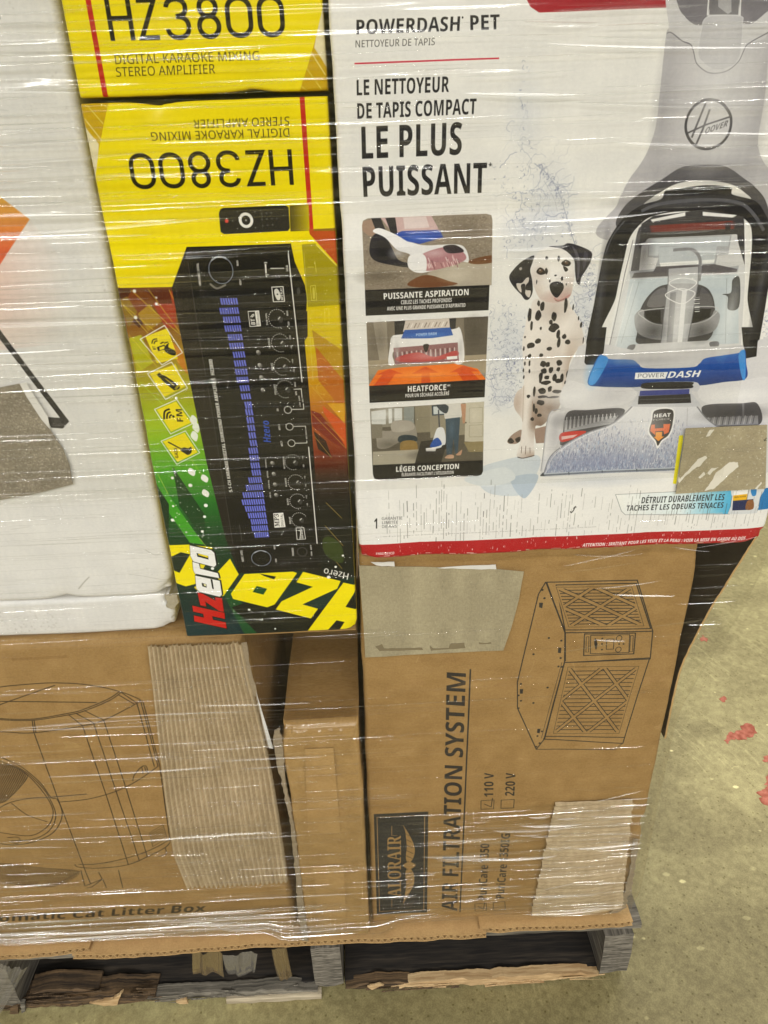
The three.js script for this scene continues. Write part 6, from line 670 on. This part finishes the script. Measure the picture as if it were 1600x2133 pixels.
  soft(0.08, 0.32, 0.28, 0.36, 34, 0.02, 0.1, 0.0012, 0.0032, 0.12); soft(0.02, 0.31, 0.15, 0.25, 14, 0.03, 0.12, 0.001, 0.003, 0.1); soft(-0.54, -0.12, 0.145, 0.21, 30, 0.06, 0.3, 0.0014, 0.004, 0.03); soft(-0.36, -0.2, 0.9, 1.18, 26, 0.05, 0.2, 0.001, 0.0028, 0.06); soft(0.1, 0.36, 0.98, 1.17, 26, 0.04, 0.16, 0.001, 0.0026, 0.1); soft(-0.5, -0.12, 0.22, 0.6, 30, 0.05, 0.2, 0.001, 0.0022, 0.06);
  soft(0.2, 0.36, 0.6, 0.72, 10, 0.03, 0.08, 0.0008, 0.002, 0.5); soft(0.2, 0.33, 0.2, 0.4, 16, 0.02, 0.06, 0.0006, 0.0014, 0.7);
  part(th, 'soft_folds', mergeGeometries(folds), new THREE.MeshPhysicalMaterial({ color: col(0.97, 0.97, 0.96), transmission: 1, thickness: 0, roughness: 0.24, ior: 1.9 })).userData.kind = 'stuff';
  // where a second turn of the wrap overlaps the first
  const turn2 = new THREE.MeshPhysicalMaterial({ color: col(0.96, 0.96, 0.95), transmission: 1, thickness: 0, roughness: 0.1, ior: 1.5, specularIntensity: 0.45, bumpMap: filmBump, bumpScale: 0.0006 });
  for (const [ya, yb, seed] of [[0.139, 0.372, 3], [0.79, 1.0, 5], [1.02, 1.25, 7]]) part(th, 'film_turn', gridGeo(120, 160, (s, t) => { const x = mix(left + 0.02, 0.318, s), y = mix(ya + (t < 0.02 ? 1 : 0) * 0.0, yb + (fbm(x * 3, 1, seed) - 0.5) * 0.03 + x * 0.012, t); return [x, y, zf(x, y) + 0.0016 + (noise(x * 3, y * 190, seed) - 0.5) * 0.001]; }, (s, t) => [s * 2, t * (yb - ya) / 1.1 + seed * 0.13]), turn2);
  const cm = part(th, 'creases', mergeGeometries(many), crease); cm.userData.kind = 'stuff';
  // tail of the wrap drawn down to the pallet at the lower left
  const Q = [-0.5228,0.1373,-0.4694,0.1225,-0.6055,-0.0538,-0.5316,0.0229];
  part(th, 'wrap_tail', gridGeo(40, 40, (s, t) => { const x = mix(mix(Q[0], Q[2], s), mix(Q[4], Q[6], s), t), y = mix(mix(Q[1], Q[3], s), mix(Q[5], Q[7], s), t); return [x, Math.max(0.004, y), 0.010 + 0.006 * Math.abs(noise(s * 9 + t * 1.2, t * 1.3, 4) - 0.5) + 0.004 * noise(s * 22 + t, t * 2, 5)]; }), new THREE.MeshPhysicalMaterial({ color: col(0.85, 0.83, 0.78), transmission: 0.9, thickness: 0, roughness: 0.22, ior: 1.6 }));
}
// crumpled wrap ends hanging below the sheet
[[[-0.26,0.1164,-0.2203,0.1129,-0.2702,0.0542,-0.2282,0.0484], 'amber', 'left', 3], [[-0.2198,0.1128,-0.1735,0.1134,-0.2218,0.0463,-0.1842,0.0575], 'grey', 'middle', 4], [[-0.1559,0.1118,-0.1363,0.1124,-0.1558,0.0318,-0.1354,0.0334], 'amber and grey', 'right', 5]].forEach(([q, c, w, seed], i) => {
  const th = thing('wrap_end', `crumpled ${c} end of wrap hanging below the sheet, the ${w} one of three`, 'wrap', [(q[0] + q[2]) / 2, Math.min(q[5], q[7]), 0.0], 'hanging wrap ends');
  part(th, 'film', gridGeo(60, 40, (s, t) => { const x = mix(mix(q[0], q[2], s), mix(q[4], q[6], s), t), y = mix(mix(q[1], q[3], s), mix(q[5], q[7], s), t) - (t > 0.85 ? (noise(s * 4, 1, seed) - 0.5) * 0.010 : 0); return [x, y, -0.004 + 0.011 * noise(s * 5, t * 0.5, seed) - 0.010 * t * t + 0.0016 * noise(s * 16, t * 0.7, seed + 1)]; }), new THREE.MeshPhysicalMaterial({ color: i === 1 ? col(0.55, 0.52, 0.47) : col(0.62, 0.44, 0.2), transmission: 0.75, thickness: 0, roughness: 0.13, ior: 1.9 }));
});

scene.traverse((o) => { if (o.isMesh) { o.castShadow = true; o.receiveShadow = true; } });
renderer.render(scene, camera);
